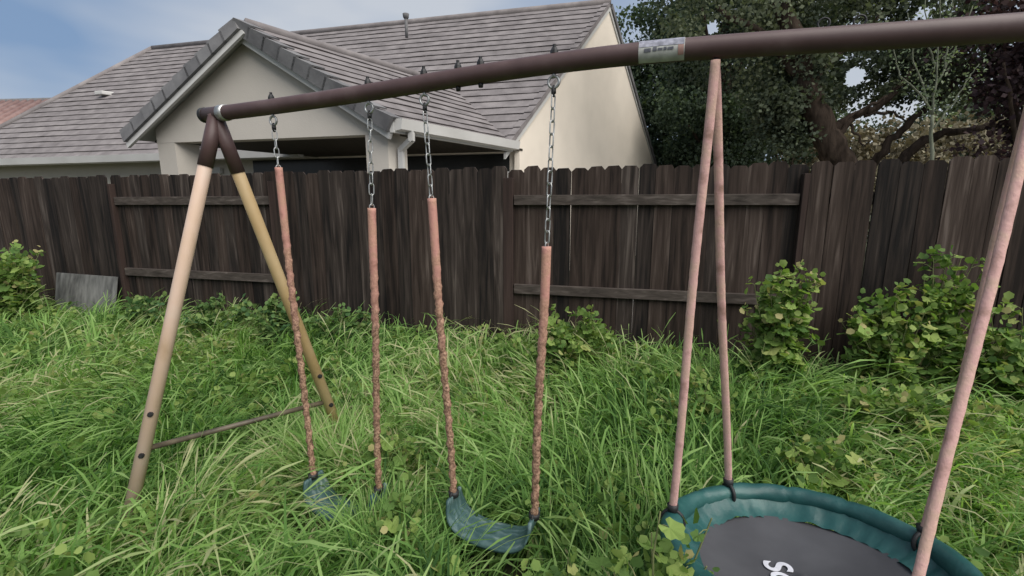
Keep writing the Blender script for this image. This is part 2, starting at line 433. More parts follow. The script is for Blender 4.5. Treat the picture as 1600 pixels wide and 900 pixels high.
def roof_plane(parent, e0, e1, r0, r1, n, mat, rake=None, lift=0.034):
    """courses between eave e0-e1 and ridge r0-r1; each course its own stepped part"""
    e0, e1, r0, r1 = map(Vector, (e0, e1, r0, r1))
    nrm = (e1 - e0).cross(r0 - e0).normalized()
    if nrm.z < 0: nrm = -nrm
    for k in range(n):
        t0, t1 = k / n, (k + 1.12) / n
        t1 = min(t1, 1.0)
        a0, b0 = e0.lerp(r0, t0), e1.lerp(r1, t0)
        a1, b1 = e0.lerp(r0, t1), e1.lerp(r1, t1)
        up = (a1 - a0).normalized()
        m = MB()
        # split lengthwise so that the lower edge can waver a little from tile to tile
        L = (b0 - a0).length; seg = max(2, int(L / 0.34))
        rows = []
        for j in range(seg + 1):
            s = j / seg
            wob = random.uniform(-0.006, 0.006)
            lo = a0.lerp(b0, s); hi = a1.lerp(b1, s)
            rows.append((lo + nrm * 0.004, lo + nrm * (lift + wob) - up * 0.02, hi + nrm * 0.010))
        vs = [p for r in rows for p in r]; fs = []
        for j in range(seg):
            i = 3 * j
            fs += [(i, i + 3, i + 4, i + 1), (i + 1, i + 4, i + 5, i + 2)]
        fs += [(0, 1, 2), (3 * seg, 3 * seg + 2, 3 * seg + 1)]
        m.add(vs, fs)
        m.build('tile_course', mat, parent)
        if rake:
            mm = MB()
            q0, q1 = b0 + nrm * (lift + 0.012) - up * 0.03, b1 + nrm * 0.02
            side = (e1 - e0).normalized()
            mm.prism([q0, q0 - Vector((0, 0, rake)), q1 - Vector((0, 0, rake * 0.75)), q1], side * -0.03)
            mm.prism([q0, q0 - side * 0.14, q1 - side * 0.14, q1], nrm * 0.014)
            mm.build('rake_tile', mat, parent)

# main roof: front plane, back plane, left hip
roof = MB()
eL, eR, rL, rR = H(-15.2, 0, ZE), H(0, 0, ZE), H(-13.7, BR, ZR), H(0, BR, ZR)
bL, bR = H(-15.2, 2 * BR, ZE), H(0, 2 * BR, ZE)
roof.add([eL, eR, rR, rL, bR, bL], [(0, 1, 2, 3), (3, 2, 4, 5), (0, 3, 5)])
ro = roof.build('roof', M['tile'], house)
roof_plane(ro, eL, eR, rL, rR, 23, M['tile'], rake=0.10)
capm = MB()
capm.tube([rL + Vector((0, 0, 0.02)), rR + Vector((0, 0, 0.02))], 0.085, 8)
capm.build('ridge_cap', M['tile'], ro, smooth=True)
capm = MB(); capm.tube([eL + Vector((0, 0, 0.03)), rL + Vector((0, 0, 0.03))], 0.075, 8); capm.build('hip_cap', M['tile'], ro, smooth=True)
# roof vent pipe
vp = P(635, 46, 10.35)
m = MB(); m.tube([vp - Vector((0, 0, 0.16)), vp + Vector((0, 0, 0.22))], 0.032, 10); m.tube([vp + Vector((0, 0, 0.20)), vp + Vector((0, 0, 0.23)), vp + Vector((0, 0, 0.30))], [0.035, 0.060, 0.070], 10)
m.build('vent_pipe', M['rake'], ro, smooth=True)

# wing (gabled patio roof)
WA, WB, ZW = -4.55, -2.69, 4.19
wm = WA / 2
slope_main = (ZR - ZE) / BR
bj = (ZW - ZE) / slope_main
wr = MB()
wr.add([H(0, WB, ZE), H(wm, WB, ZW), H(WA, WB, ZE), H(0, 0, ZE), H(wm, bj, ZW), H(WA, 0, ZE)], [(0, 1, 4, 3), (1, 2, 5, 4)])
wro = wr.build('roof', M['tile'], house)
roof_plane(wro, H(0, 0, ZE), H(0, WB, ZE), H(wm, bj, ZW), H(wm, WB, ZW), 11, M['tile'])
roof_plane(wro, H(WA, WB, ZE), H(WA, 0, ZE), H(wm, WB, ZW), H(wm, bj, ZW), 11, M['tile'])
capm = MB(); capm.tube([H(wm, WB + 0.12, ZW + 0.02), H(wm, bj, ZW + 0.03)], 0.075, 8); capm.build('ridge_cap', M['tile'], wro, smooth=True)
# rake tiles along both gable edges, bargeboards below them
front = Vv * -1
for side, a0 in ((1, 0.0), (-1, WA)):
    A0, A1 = H(a0, WB, ZE), H(wm, WB, ZW)
    d = (A1 - A0); L = d.length; d = d.normalized()
    nrm = d.cross(Vv).normalized()
    if nrm.z < 0: nrm = -nrm
    n = 10
    for k in range(n):
        p0 = A0 + d * (L * k / n - 0.02); p1 = A0 + d * (L * (k + 1) / n + 0.015)
        lift0, lift1 = 0.085, 0.045
        mm = MB()
        mm.prism([p0 + nrm * lift0, p1 + nrm * lift1, p1 - nrm * 0.135, p0 - nrm * 0.135], front * 0.045)
        mm.prism([p0 + nrm * lift0, p1 + nrm * lift1, p1 + nrm * (lift1 - 0.02), p0 + nrm * (lift0 - 0.02)], Vv * 0.15)
        mm.build('rake_tile', M['rake'], wro)
    mb = MB()
    off = nrm * -0.19
    mb.prism([A0 - d * 0.05 + off + nrm * 0.055, A1 + off + nrm * 0.055 + d * 0.03, A1 + off - nrm * 0.03 + d * 0.03, A0 - d * 0.05 + off - nrm * 0.03], Vv * 0.04)
    mb.build('bargeboard', M['trim'], wro)
sfm = MB()
for a0_, a1_ in ((0.0, wm), (WA, wm)):
    sfm.prism([H(a0_, WB + 0.045, ZE - 0.075), H(a1_, WB + 0.045, ZW - 0.075), H(a1_, WB + 0.50, ZW - 0.075), H(a0_, WB + 0.50, ZE - 0.075)], Vector((0, 0, 0.02)))
sfm.build('soffit', M['trim'], wro)
OV = 0.20                                         # gable overhang
# gable wall and header above the patio opening
wa0, wa1 = WA + 0.30, -0.24
def wing_top(a): return ZE + (ZW - ZE) * (1 - abs(a - wm) / abs(wm)) - 0.09
gw = MB()
bW = WB + OV
zop = 2.66
gw.prism([H(wa0, bW, zop), H(wa1, bW, zop), H(wa1, bW, wing_top(wa1)), H(wm, bW, ZW - 0.10), H(wa0, bW, wing_top(wa0))], Vv * 0.22)
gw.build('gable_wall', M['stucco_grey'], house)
for a in (wa0, wa1 - 0.34):
    cm = MB()
    cm.prism([H(a, bW + 0.003, ZG), H(a + 0.34, bW + 0.003, ZG), H(a + 0.34, bW + 0.003, zop - 0.002), H(a, bW + 0.003, zop - 0.002)], Vv * 0.34)
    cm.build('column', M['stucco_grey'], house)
for a in ():                           # open sides
    sh = MB(); sh.prism([H(a, bW + 0.223, 2.40), H(a + 0.2, bW + 0.223, 2.40), H(a + 0.2, bW + 0.223, 2.74), H(a, bW + 0.223, 2.74)], Vv * 2.7)
    sh.build('side_header', M['stucco_grey'], house)
# fascia, gutter, downspout on the right eave of the wing
fg = MB(); fg.prism([H(0.02, WB + 0.02, ZE + 0.05), H(0.02, WB + 0.02, ZE - 0.13), H(-0.04, WB + 0.02, ZE - 0.13), H(-0.04, WB + 0.02, ZE + 0.0)], Vv * 2.70)
fg.build('fascia', M['trim'], house)
gt = MB(); gt.prism([H(0.025, WB + 0.03, ZE + 0.045), H(0.14, WB + 0.03, ZE + 0.045), H(0.12, WB + 0.03, ZE - 0.09), H(0.025, WB + 0.03, ZE - 0.11)], Vv * 2.72)
gt.build('gutter', M['trim'], house)
ds = MB()
q = [H(0.08, WB + 0.25, ZE - 0.09), H(0.08, WB + 0.25, ZE - 0.20), H(-0.17, WB + 0.35, ZE - 0.32), H(-0.17, WB + 0.35, ZG)]
for i in range(3): ds.beam(q[i], q[i + 1] + (q[i + 1] - q[i]).normalized() * 0.02, 0.07, 0.07, up=U if i != 1 else Vv)
ds.build('downspout', M['trim'], house)
# main gutter at the left, wall below it
gl = MB(); gl.prism([H(-15.2, -0.02, ZE + 0.03), H(-15.2, -0.15, ZE + 0.03), H(-15.2, -0.13, ZE - 0.12), H(-15.2, -0.02, ZE - 0.14)], U * (15.2 + WA + 0.25))
gl.build('gutter', M['trim'], house)
sf = MB(); sf.prism([H(-15.1, -0.02, ZE - 0.06), H(WA, -0.02, ZE - 0.06), H(WA, 0.5, ZE - 0.06), H(-15.1, 0.5, ZE - 0.06)], Vector((0, 0, 0.03))); sf.build('soffit', M['trim'], house)
def wall(a0, a1, b, z0, z1, mat, name='wall'):
    mm = MB(); mm.prism([H(a0, b, z0), H(a1, b, z0), H(a1, b, z1), H(a0, b, z1)], Vv * 0.15); return mm.build(name, mat, house)
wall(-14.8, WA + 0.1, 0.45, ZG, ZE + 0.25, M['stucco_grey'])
wall(WA + 0.102, -0.16, 0.45, ZG, ZE + 0.25, M['stucco'])
# patio: dark sheet painting the recess shade on the back wall, framed like a sliding door, window with white head trim
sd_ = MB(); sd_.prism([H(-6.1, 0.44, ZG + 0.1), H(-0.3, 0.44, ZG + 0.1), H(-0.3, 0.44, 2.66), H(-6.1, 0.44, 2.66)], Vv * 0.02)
sdo = sd_.build('patio_shade_sheet', M['recess_shade'], house)
fr = MB()
for a in (-6.1, -1.75, -0.3): fr.prism([H(a - 0.03, 0.435, ZG + 0.1), H(a + 0.03, 0.435, ZG + 0.1), H(a + 0.03, 0.435, 2.33), H(a - 0.03, 0.435, 2.33)], front * 0.03)
fr.build('door_frame', M['trim'], sdo)
wt = MB(); wt.prism([H(-7.6, 0.43, 2.40), H(-6.9, 0.43, 2.40), H(-6.9, 0.43, 2.53), H(-7.6, 0.43, 2.53)], front * 0.06)
wt.build('window_trim', M['trim'], house)
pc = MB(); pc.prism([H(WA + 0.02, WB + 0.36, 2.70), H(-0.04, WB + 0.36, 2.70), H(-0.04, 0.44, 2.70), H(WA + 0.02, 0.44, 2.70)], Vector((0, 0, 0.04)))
pc.build('patio_ceiling', M['shaded_wood'], house)
# right gable end wall
ge = MB()
ge.prism([H(-0.15, 0.36, ZG), H(-0.15, 2 * BR - 0.36, ZG), H(-0.15, 2 * BR - 0.36, ZE + 0.36 * slope_main - 0.05), H(-0.15, BR, ZR - 0.05), H(-0.15, 0.36, ZE + 0.36 * slope_main - 0.05)], U * 0.10)
ge.build('gable_end_wall', M['stucco'], house)
mb = MB()
for (p, q2) in ((H(-0.02, -0.12, ZE - 0.17), H(-0.02, BR, ZR - 0.07)), (H(-0.02, 2 * BR + 0.1, ZE - 0.15), H(-0.02, BR, ZR - 0.07))):
    b_ = MB(); dn = Vector((0, 0, -0.10))
    b_.prism([p, q2, q2 + dn, p + dn], U * -0.04); b_.build('bargeboard', M['trim'], house)
b_ = MB(); b_.prism([H(0.02, 2 * BR + 0.1, ZE - 0.1), H(0.02, BR + 0.05, ZR + 0.0), H(0.02, BR + 0.05, ZR - 0.12), H(0.02, 2 * BR + 0.1, ZE - 0.22)], U * -0.035); b_.build('rake_flashing', M['rake'], house)
# end wall of the far side and back wall close the house
wall(-14.8, -0.16, 2 * BR - 0.5, ZG, ZE + 0.25, M['stucco'])
lw = MB(); lw.prism([H(-14.8, 0.601, ZG), H(-14.8, 2 * BR - 0.51, ZG), H(-14.8, 2 * BR - 0.51, ZE + 0.2), H(-14.8, 0.601, ZE + 0.2)], U * 0.15); lw.build('wall', M['stucco'], house)
# round vent on the cream wall
rv = H(-0.04, 0.75, 2.30)
rvm = MB(); rvm.torus(rv, Vv, Vector((0, 0, 1)), 0.07, 0.012, seg=16, ts=6); rvm.build('wall_vent', M['trim'], house, smooth=True)
# small roof vent on the left
rv2 = MB()
base = eL.lerp(rL, 0.5).lerp(eR.lerp(rR, 0.5), 0.13)
rv2.box(base + Vector((0, 0, 0.10)), 0.28, 0.28, 0.10, (U, Vv, Vector((0, 0, 1))))
rv2.build('roof_vent', M['trim'], ro, bevel=0.02)

# ------------------------------------------------------------------ far house with a red roof
fh = thing('far_house', (-24, 24, 0.2), 'distant house with red barrel tiled roof at left edge', 'house')
c0 = P(95, 158, 24); hx = Vector((1, -0.1, 0)).normalized(); hy = Vector((0.1, 1, 0)).normalized()
rz = c0.z
ridge0, ridge1 = c0 - hx * 9, c0
ea, eb, ec, ed = ridge0 - hy * 5 - Vector((0, 0, 2.6)), ridge1 + hx * 3 - hy * 5 - Vector((0, 0, 2.6)), ridge1 + hx * 3 + hy * 5 - Vector((0, 0, 2.6)), ridge0 + hy * 5 - Vector((0, 0, 2.6))
m = MB(); m.add([ea, eb, ec, ed, ridge0, ridge1], [(0, 1, 5, 4), (1, 2, 5), (2, 3, 4, 5), (3, 0, 4)])
fr_ = m.build('roof', M['red_tile'], fh)
for k in range(22):
    a = k / 22
    p0 = ea.lerp(eb, a + 0.02); p1 = ridge0.lerp(ridge1, a + 0.02)
    t_ = MB(); t_.tube([p0, p1], 0.16, 6); t_.build('tile_course', M['red_tile'], fr_, smooth=True)
m = MB(); m.tube([ridge0, ridge1], 0.18, 8); m.tube([ridge1, eb], 0.18, 8); m.build('ridge_cap', M['rake'], fr_, smooth=True)
m = MB(); m.prism([ea + hy * 0.5, eb + hy * 0.5 - hx * 0.5, ec - hy * 0.5 - hx * 0.5, ed - hy * 0.5], Vector((0, 0, -(ea.z - 0.2)))); m.build('wall', M['stucco'], fh)

# ------------------------------------------------------------------ fence
FM = -0.24
FE = Vector((1, FM, 0)).normalized(); FN = Vector((-FE.y, FE.x, 0))        # along, away from the camera
def FP(x, off=0.0, z=0.0): return Vector((x, 4.2 + FM * x, z)) + FN * off
ZF0, ZF1 = 0.17, 2.02
fence = thing('wooden_fence', tuple(FP(0, 0, ZF0)), 'dark weathered wooden board fence running across behind the swing set', 'fence')
def board_mesh(i, mat):
    """dog-eared board, standing on its foot, a little warped"""
    wd = 0.1438 + random.uniform(-0.003, 0.002); th = 0.018
    hh = ZF1 - ZF0 + random.uniform(-0.012, 0.012)
    e1, e2 = random.uniform(0.02, 0.035), random.uniform(0.02, 0.035)
    n = 6
    warp = random.uniform(-0.004, 0.004); bow = random.uniform(-0.006, 0.006)
    ring = []
    for k in range(n + 1):
        z = (hh - 0.03) * k / n
        s = warp * math.sin(k / n * 3.0 + i); y = bow * math.sin(k / n * math.pi)
        ring.append((z, -wd / 2 + s, wd / 2 + s + random.uniform(-0.0015, 0.0015), y))
    vs = []; fs = []
    for z, x0, x1, y in ring:
        vs += [(x0, y - th / 2, z), (x1, y - th / 2, z), (x1, y + th / 2, z), (x0, y + th / 2, z)]
    for k in range(n):
        b = 4 * k
        for j in range(4):
            fs.append((b + j, b + (j + 1) % 4, b + 4 + (j + 1) % 4, b + 4 + j))
    z, x0, x1, y = ring[-1]
    b = len(vs)
    vs += [(x0 + e1, y - th / 2, hh), (x1 - e2, y - th / 2, hh + random.uniform(-0.005, 0.005)), (x1 - e2, y + th / 2, hh), (x0 + e1, y + th / 2, hh)]
    c = 4 * n
    for j in range(4): fs.append((c + j, c + (j + 1) % 4, b + (j + 1) % 4, b + j))
    fs += [(b, b + 1, b + 2, b + 3), (3, 2, 1, 0)]
    m_ = MB(); m_.add(vs, fs); return m_.mesh('board', mat)
boards_a = [board_mesh(i, M['board']) for i in range(10)]
boards_b = [board_mesh(i, M['board_brown']) for i in range(10)]
ang = math.atan2(FE.y, FE.x)
def place_board(me, x, off, dz=0.0, lean=0.0):
    o = link('board', me, fence, FP(x, off, ZF0 + dz))
    o.rotation_euler = (0, lean, ang)
    o.scale = (1.03 if x < 2.33 else 1.0, 1, 1)
    return o
bounds = [-9.45, -7.05, -4.62, -2.47, -0.03, 2.33, 4.78, 7.2, 9.6]
for i in range(len(bounds) - 1):
    x0, x1 = bounds[i], bounds[i + 1]
    near = i % 2 == 1
    if x0 < -9: near = False
    L = (x1 - x0)
    n = round(L * 1.028 / (0.1425 if i < 5 else 0.1525))
    for k in range(n):
        x = x0 + (k + 0.5) * L / n + random.uniform(-0.003, 0.003)
        bright = 0.35 if not near else 0.2
        me = random.choice(boards_b if (random.random() < (0.75 if x > -0.1 else 0.35)) else boards_a)
        off = (-0.032 if near else 0.032) + random.uniform(-0.002, 0.002)
        place_board(me, x, off, random.uniform(-0.010, 0.010), random.gauss(0, 0.0022))
    for zt in (1.78, 0.96, 0.36):
        r = MB(); r.beam(FP(x0 + 0.05, 0.0, zt - 0.045 + random.uniform(-.004, .004)), FP(x1 - 0.05, 0.0, zt - 0.045 + random.uniform(-.008, .004)), 0.038, 0.089)
        r.build('rail', M['rail'], fence, bevel=0.004)
for x in bounds[1:-1]:
    p = MB(); p.box(FP(x, 0.0, (ZF0 - 0.3 + 1.93) / 2), 0.089, 0.042 * 2, 1.93 - ZF0 + 0.3, (FE, FN, Vector((0, 0, 1))))
    p.build('post', M['post'], fence, bevel=0.004)

# weathered plywood sheet leaning on the fence at the left
pl = MB()
a_, b_2 = FP(-5.55, -0.075, 0.88), FP(-4.62, -0.075, 0.86)
a_b, b_b = FP(-5.50, -0.25, 0.15), FP(-4.60, -0.25, 0.15)
pl.prism([a_b, b_b, b_2, a_], FN * 0.012)
tag(pl.build('plywood_sheet', M['plywood']), 'grey weathered plywood sheet leaning against fence among weeds', 'plywood sheet')

# ------------------------------------------------------------------ swing set
BA = Vector((-1.40, 2.235, 0)); BD = Vector((2.649, -1.039, 0))
btab = [(-0.021, 2.104), (0.0, 2.106), (0.129, 2.110), (0.312, 2.125), (0.454, 2.143), (0.582, 2.154), (0.68, 2.155), (0.758, 2.145), (0.881, 2.127), (1.0, 2.108), (1.55, 2.07)]
def beam_pt(t):
    z = float(np.interp(t, [q[0] for q in btab], [q[1] for q in btab]))
    # soften the polyline
    z = (z + float(np.interp(t - 0.06, [q[0] for q in btab], [q[1] for q in btab])) + float(np.interp(t + 0.06, [q[0] for q in btab], [q[1] for q in btab]))) / 3
    p = BA + BD * t; return Vector((p.x, p.y, z))
BDn = BD.normalized(); BN = Vector((-BDn.y, BDn.x, 0))      # along the beam; across it (away from the camera)
UP = Vector((0, 0, 1))
swing_set = thing('swing_set', (BA.x, BA.y, 0), 'metal swing set frame with brown top beam and cream A frame legs', 'swing set')
BR_ = 0.0325
m = MB(); m.tube([beam_pt(t) for t in np.linspace(-0.021, 1.50, 40)], BR_, 20); m.build('top_beam', M['brown_steel'], swing_set, smooth=True)
# coupling sticker
def band(t0, t1, r, a0, a1, mat, name):
    mm = MB(); vs = []; n1, n2 = 10, 10
    for i in range(n1 + 1):
        c_ = beam_pt(t0 + (t1 - t0) * i / n1)
        for j in range(n2 + 1):
            a = a0 + (a1 - a0) * j / n2
            vs.append(c_ + (BN * -1) * (r * math.cos(a)) + UP * (r * math.sin(a)))
    fs = [(i * (n2 + 1) + j, (i + 1) * (n2 + 1) + j, (i + 1) * (n2 + 1) + j + 1, i * (n2 + 1) + j + 1) for i in range(n1) for j in range(n2)]
    mm.add(vs, fs)
    return mm.build(name, mat, parent_band, smooth=True)
parent_band = swing_set
stk = band(0.680, 0.727, BR_ + 0.0010, math.radians(-75), math.radians(120), M['sticker'], 'sticker')
parent_band = stk
band(0.6805, 0.7265, BR_ + 0.0016, math.radians(12), math.radians(118), M['sticker_blue'], 'sticker_print')
for (s0, s1, lo, hi) in ((0.686, 0.693, -14, 4), (0.695, 0.699, -12, 8), (0.700, 0.705, -10, 2), (0.706, 0.709, -11, 5), (0.710, 0.716, -10, 3)):
    band(s0, s1, BR_ + 0.0022, math.radians(lo), math.radians(hi), M['sticker_ink'], 'sticker_print')
band(0.7205, 0.7262, BR_ + 0.0022, math.radians(-38), math.radians(10), M['sticker_red'], 'sticker_print')

def aframe(apex, fc, bc, zc, near_mat, far_mat):
    """apex point, crossbar ends on the front and back leg (xy), crossbar height"""
    tops = {}
    for nm, c_, mat in (('front', fc, near_mat), ('back', bc, far_mat)):
        top = Vector(apex)
        d = (Vector((c_[0], c_[1], zc)) - top)
        k_end = (top.z + 0.03) / (top.z - zc)
        foot = top + d * k_end
        r0, r1 = (0.031, 0.030)
        dn = d.normalized()
        k_col = 0.135 if nm == 'front' else 0.150
        s0 = top + dn * 0.005
        lg = MB(); lg.tube([top + d * k_col, top + d * (k_col + 0.004), foot], [r0 - 0.004, r0 - 0.001, r1], 18)
        leg = lg.build('leg', mat, swing_set, smooth=True)
        br = MB(); br.tube([s0 - dn * 0.02, top + d * (k_col + 0.012)], [r0 + 0.001, r0 + 0.002], 18)
        br.build('bracket', M['brown_steel'], swing_set, smooth=True)
        tops[nm] = (top, d)
        # bolts on the inner face, above and at the crossbar
        side = Vector((0.45, -0.9, 0)).normalized() if nm == 'front' else Vector((0.75, -0.65, 0)).normalized()
        for kb in (0.885, 1.01):
            c0_ = top + d * kb + side * 0.027
            b3 = MB(); b3.tube([c0_, c0_ + side * 0.012], [0.013, 0.012], 8); b3.tube([c0_ + side * 0.012, c0_ + side * 0.020], 0.006, 8)
            b3.build('bolt', M['black'], swing_set)
    cb = MB()
    pf = Vector((fc[0], fc[1], zc)); pb = Vector((bc[0], bc[1], zc))
    dd = (pb - pf).normalized()
    cb.tube([pf + dd * 0.02, pb - dd * 0.02], 0.0135, 12)
    cb.build('crossbar', M['bar_steel'], swing_set, smooth=True)

ap = beam_pt(0.003) - Vector((0, 0, 0.012))
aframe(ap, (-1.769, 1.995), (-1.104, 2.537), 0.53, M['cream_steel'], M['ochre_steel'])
ap2 = beam_pt(1.46) - Vector((0, 0, 0.012))
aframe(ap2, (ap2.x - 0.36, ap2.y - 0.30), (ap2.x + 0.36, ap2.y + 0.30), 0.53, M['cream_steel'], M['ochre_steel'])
# galvanised clamp at the apex and end cap
for t, rr in ((0.021, 0.002), (1.43, 0.002)):
    m = MB(); m.tube([beam_pt(t - 0.005), beam_pt(t + 0.008)], BR_ + 0.004, 18); m.build('clamp', M['galv'], swing_set, smooth=True)
m = MB(); m.tube([beam_pt(-0.026), beam_pt(-0.0195)], BR_ + 0.002, 18); m.build('end_cap', M['black'], swing_set, smooth=True)

def eye_bolt(t, ring=True, nut=True, up_ring=False, stub=True):
    c_ = beam_pt(t)
    if nut:
        m = MB(); m.tube([c_ + UP * (BR_ - 0.002), c_ + UP * (BR_ + 0.008), c_ + UP * (BR_ + 0.018)], [0.014, 0.013, 0.008], 8)
        m.tube([c_ + UP * (BR_ + 0.016), c_ + UP * (BR_ + 0.027)], 0.006, 8)
        m.build('nut', M['black'], swing_set)
    m = MB()
    if up_ring:
        m.torus(c_ + UP * (BR_ + 0.010), BDn, UP, 0.014, 0.0026, seg=16, ts=6)
        m.build('eye_bolt', M['black'], swing_set, smooth=True)
    elif ring:
        m.tube([c_ - UP * (BR_ - 0.004), c_ - UP * (BR_ + 0.012)], 0.006, 8)
        m.torus(c_ - UP * (BR_ + 0.026), BDn, UP, 0.019, 0.0048, seg=18, ts=7)
        m.build('eye_bolt', M['galv'], swing_set, smooth=True)
    else:
        m.tube([c_ - UP * (BR_ - 0.002), c_ - UP * (BR_ + 0.012)], [0.010, 0.008], 8)
        m.build('eye_bolt', M['black'], swing_set, smooth=True)
for t in (0.129, 0.312, 0.403, 0.582): eye_bolt(t)
for t in (0.454, 0.486): eye_bolt(t, ring=False)
for t in (0.852, 0.881): eye_bolt(t, up_ring=True, nut=False)
for t in (0.758, 1.017): eye_bolt(t, ring=False, nut=False)

# ------------------------------------------------------------------ belt swings
link_meshes = {}
def chain_link(parent, a, b, twist, rad=0.0026):
    a, b = Vector(a), Vector(b)
    d = (b - a); L = d.length
    key = round(L, 3)
    if key not in link_meshes:
        m = MB()
        w_ = 0.0095; half = L / 2 + 0.003
        pts = []
        n = 7
        for k in range(n + 1):
            an = math.pi * k / n; pts.append((w_ * math.cos(an), 0, half - w_ + w_ * math.sin(an)))
        for k in range(n + 1):
            an = math.pi + math.pi * k / n; pts.append((w_ * math.cos(an), 0, -(half - w_) + w_ * math.sin(an)))
        pts.append(pts[0])
        m.tube(pts, rad, 6, cap=False, flat_dir=Vector((0, 1, 0)))
        link_meshes[key] = m.mesh('chain_link', M['galv'], smooth=True)
    o = link('chain_link', link_meshes[key], parent, (a + b) / 2)
    q = d.to_track_quat('Z', 'Y')
    o.rotation_mode = 'QUATERNION'
    o.rotation_quaternion = q @ Quaternion((0, 0, 1), twist)
    return o

def sleeve(parent, a, b, r, mat, lumpy=1.0, sway=0.006, name='sleeve', flat=0.9, seed=0):
    rnd = random.Random(seed)
    a, b = Vector(a), Vector(b)
    L = (b - a).length; n = int(L / 0.014)
    pts = []; rad = []
    ph1, ph2 = rnd.uniform(0, 6), rnd.uniform(0, 6)
    for i in range(n + 1):
        s = i / n
        p = a.lerp(b, s)
        # near the top the sleeve is smooth, lower down the links bulge through
        wv = lumpy * min(1, max(0.0, (s - 0.12) / 0.25))
        side = BDn * (math.sin(s * 5 + ph1) * sway * (1 - s) * s * 3 + wv * 0.0022 * math.sin(s * L / 0.036 * math.pi + ph2)) \
             + BN * (wv * 0.0022 * math.cos(s * L / 0.036 * math.pi + ph2))
        pts.append(p + side)
        rad.append(r * (1 + wv * (0.13 * math.sin(s * L / 0.018 * math.pi + ph1) + rnd.uniform(-0.06, 0.06)) - 0.10 * wv))
    m = MB(); m.tube(pts, rad, 12, flat=flat, flat_dir=BDn.copy())
    return m.build(name, mat, parent, smooth=True)

def belt_swing(label, t0, t1, e0, e1, zs0, zs1, zlow, s_top0, s_top1, seed):
    """t0,t1 hang points on the beam; e0,e1 seat ends along the beam; zs: chain foot heights; zlow: lowest point of the belt; s_top: sleeve top heights"""
    mid = beam_pt((e0 + e1) / 2)
    root = thing('belt_swing', (mid.x, mid.y, zlow), label, 'swing', 'belt swings hanging from the beam')
    ends = []
    for k, (t, e, zs, zt) in enumerate(((t0, e0, zs0, s_top0), (t1, e1, zs1, s_top1))):
        top = beam_pt(t) - UP * (BR_ + 0.043)
        q = BA + BD * e; bot = Vector((q.x, q.y, zs))
        d = (top - bot)
        st = bot + d * ((zt - zs) / (top.z - zs))
        n = max(2, round((top - st).length / 0.041))
        # snap hook at the top
        hk = MB(); hk.torus(top - UP * 0.012, BN, UP, 0.008, 0.0035, R2=0.017, seg=14, ts=6); hk.tube([top - UP * 0.004, top - UP * 0.020], [0.008, 0.009], 8)
        hk.build('snap_hook', M['black'], root, smooth=True)
        c0_ = top - UP * 0.026; span = st - UP * 0.03 - c0_
        for i in range(n):
            p0 = c0_ + span * (i / n); p1 = c0_ + span * ((i + 1) / n)
            chain_link(root, p0, p1, (math.pi / 2 if i % 2 else 0) + 0.5 + random.uniform(-0.25, 0.25))
        sleeve(root, st, bot, 0.0180, M['sleeve'], seed=seed * 10 + k)
        ends.append(bot)
    # belt
    a, b = ends
    Lh = (Vector((b.x, b.y, 0)) - Vector((a.x, a.y, 0))); W = Lh.length; ax = Lh.normalized(); ac = Vector((-ax.y, ax.x, 0))
    nseg, nw = 36, 12
    zt = (a.z + b.z) / 2
    vs = []; uvs = []
    for layer in (0, 1):
        for i in range(nseg + 1):
            s = i / nseg; x = -1 + 2 * s
            # U curve: nearly upright sides, flat bottom
            px = W / 2 * math.copysign(abs(math.sin(x * math.pi / 2)) ** 0.8, x) * 1.03
            zz = zlow + (abs(x) ** 2.2) * ((a.z if x < 0 else b.z) - zlow)
            wd = 0.080 * (1 - 0.30 * max(0, (abs(x) - 0.72) / 0.28) ** 1.3)
            dz = math.cos(min(1, abs(x)) * math.pi / 2)
            inward = ax * (-x * 0.014 * (1 - layer)) * (1 - dz)
            for j in range(nw + 1):
                yv = -1 + 2 * j / nw
                curl = 0.012 * (abs(yv) ** 2.5) * dz
                th = 0.015 if layer == 0 else 0.0
                p = (Vector((a.x, a.y, 0)) + Vector((b.x, b.y, 0))) / 2 + ax * px + ac * (wd * yv) + UP * (zz - curl + th * dz) + inward
                vs.append(p); uvs.append((yv * 0.5 + 0.5, s * 3.2))
    nn = (nseg + 1) * (nw + 1); fs = []
    for layer in (0, 1):
        o_ = layer * nn
        for i in range(nseg):
            for j in range(nw):
                f_ = (o_ + i * (nw + 1) + j, o_ + (i + 1) * (nw + 1) + j, o_ + (i + 1) * (nw + 1) + j + 1, o_ + i * (nw + 1) + j + 1)
                fs.append(f_ if layer == 0 else f_[::-1])
    for i in range(nseg):
        for j in (0, nw):
            p0 = i * (nw + 1) + j; p1 = (i + 1) * (nw + 1) + j
            fs.append((p0, p1, nn + p1, nn + p0))
    for i in (0, nseg):
        for j in range(nw):
            p0 = i * (nw + 1) + j; p1 = p0 + 1
            fs.append((p0, p1, nn + p1, nn + p0))
    m = MB(); m.add(vs, fs)
    me = m.mesh('seat', M['seat'], smooth=True)
    uvl = me.uv_layers.new(name='UVMap')
    for lp in me.loops: uvl.data[lp.index].uv = uvs[lp.vertex_index]
    seat = link('seat', me, root)
    for e_, sgn in ((a, 1), (b, -1)):
        hw = MB(); hw.torus(e_ - UP * 0.004, ac, UP, 0.030, 0.004, R2=0.022, seg=14, ts=6); hw.tube([e_ + UP * 0.012, e_ - UP * 0.012], [0.024, 0.022], 10)
        hw.build('seat_clamp', M['black'], root, smooth=True)
    return root

belt_swing('belt swing nearest the A frame, its seat sunk in the grass', 0.129, 0.312, 0.148, 0.290, 0.335, 0.36, 0.185, 1.851, 1.672, 3)
belt_swing('belt swing in the middle with its curved grey green seat clear of grass', 0.403, 0.582, 0.432, 0.563, 0.44, 0.435, 0.292, 1.71, 1.536, 5)

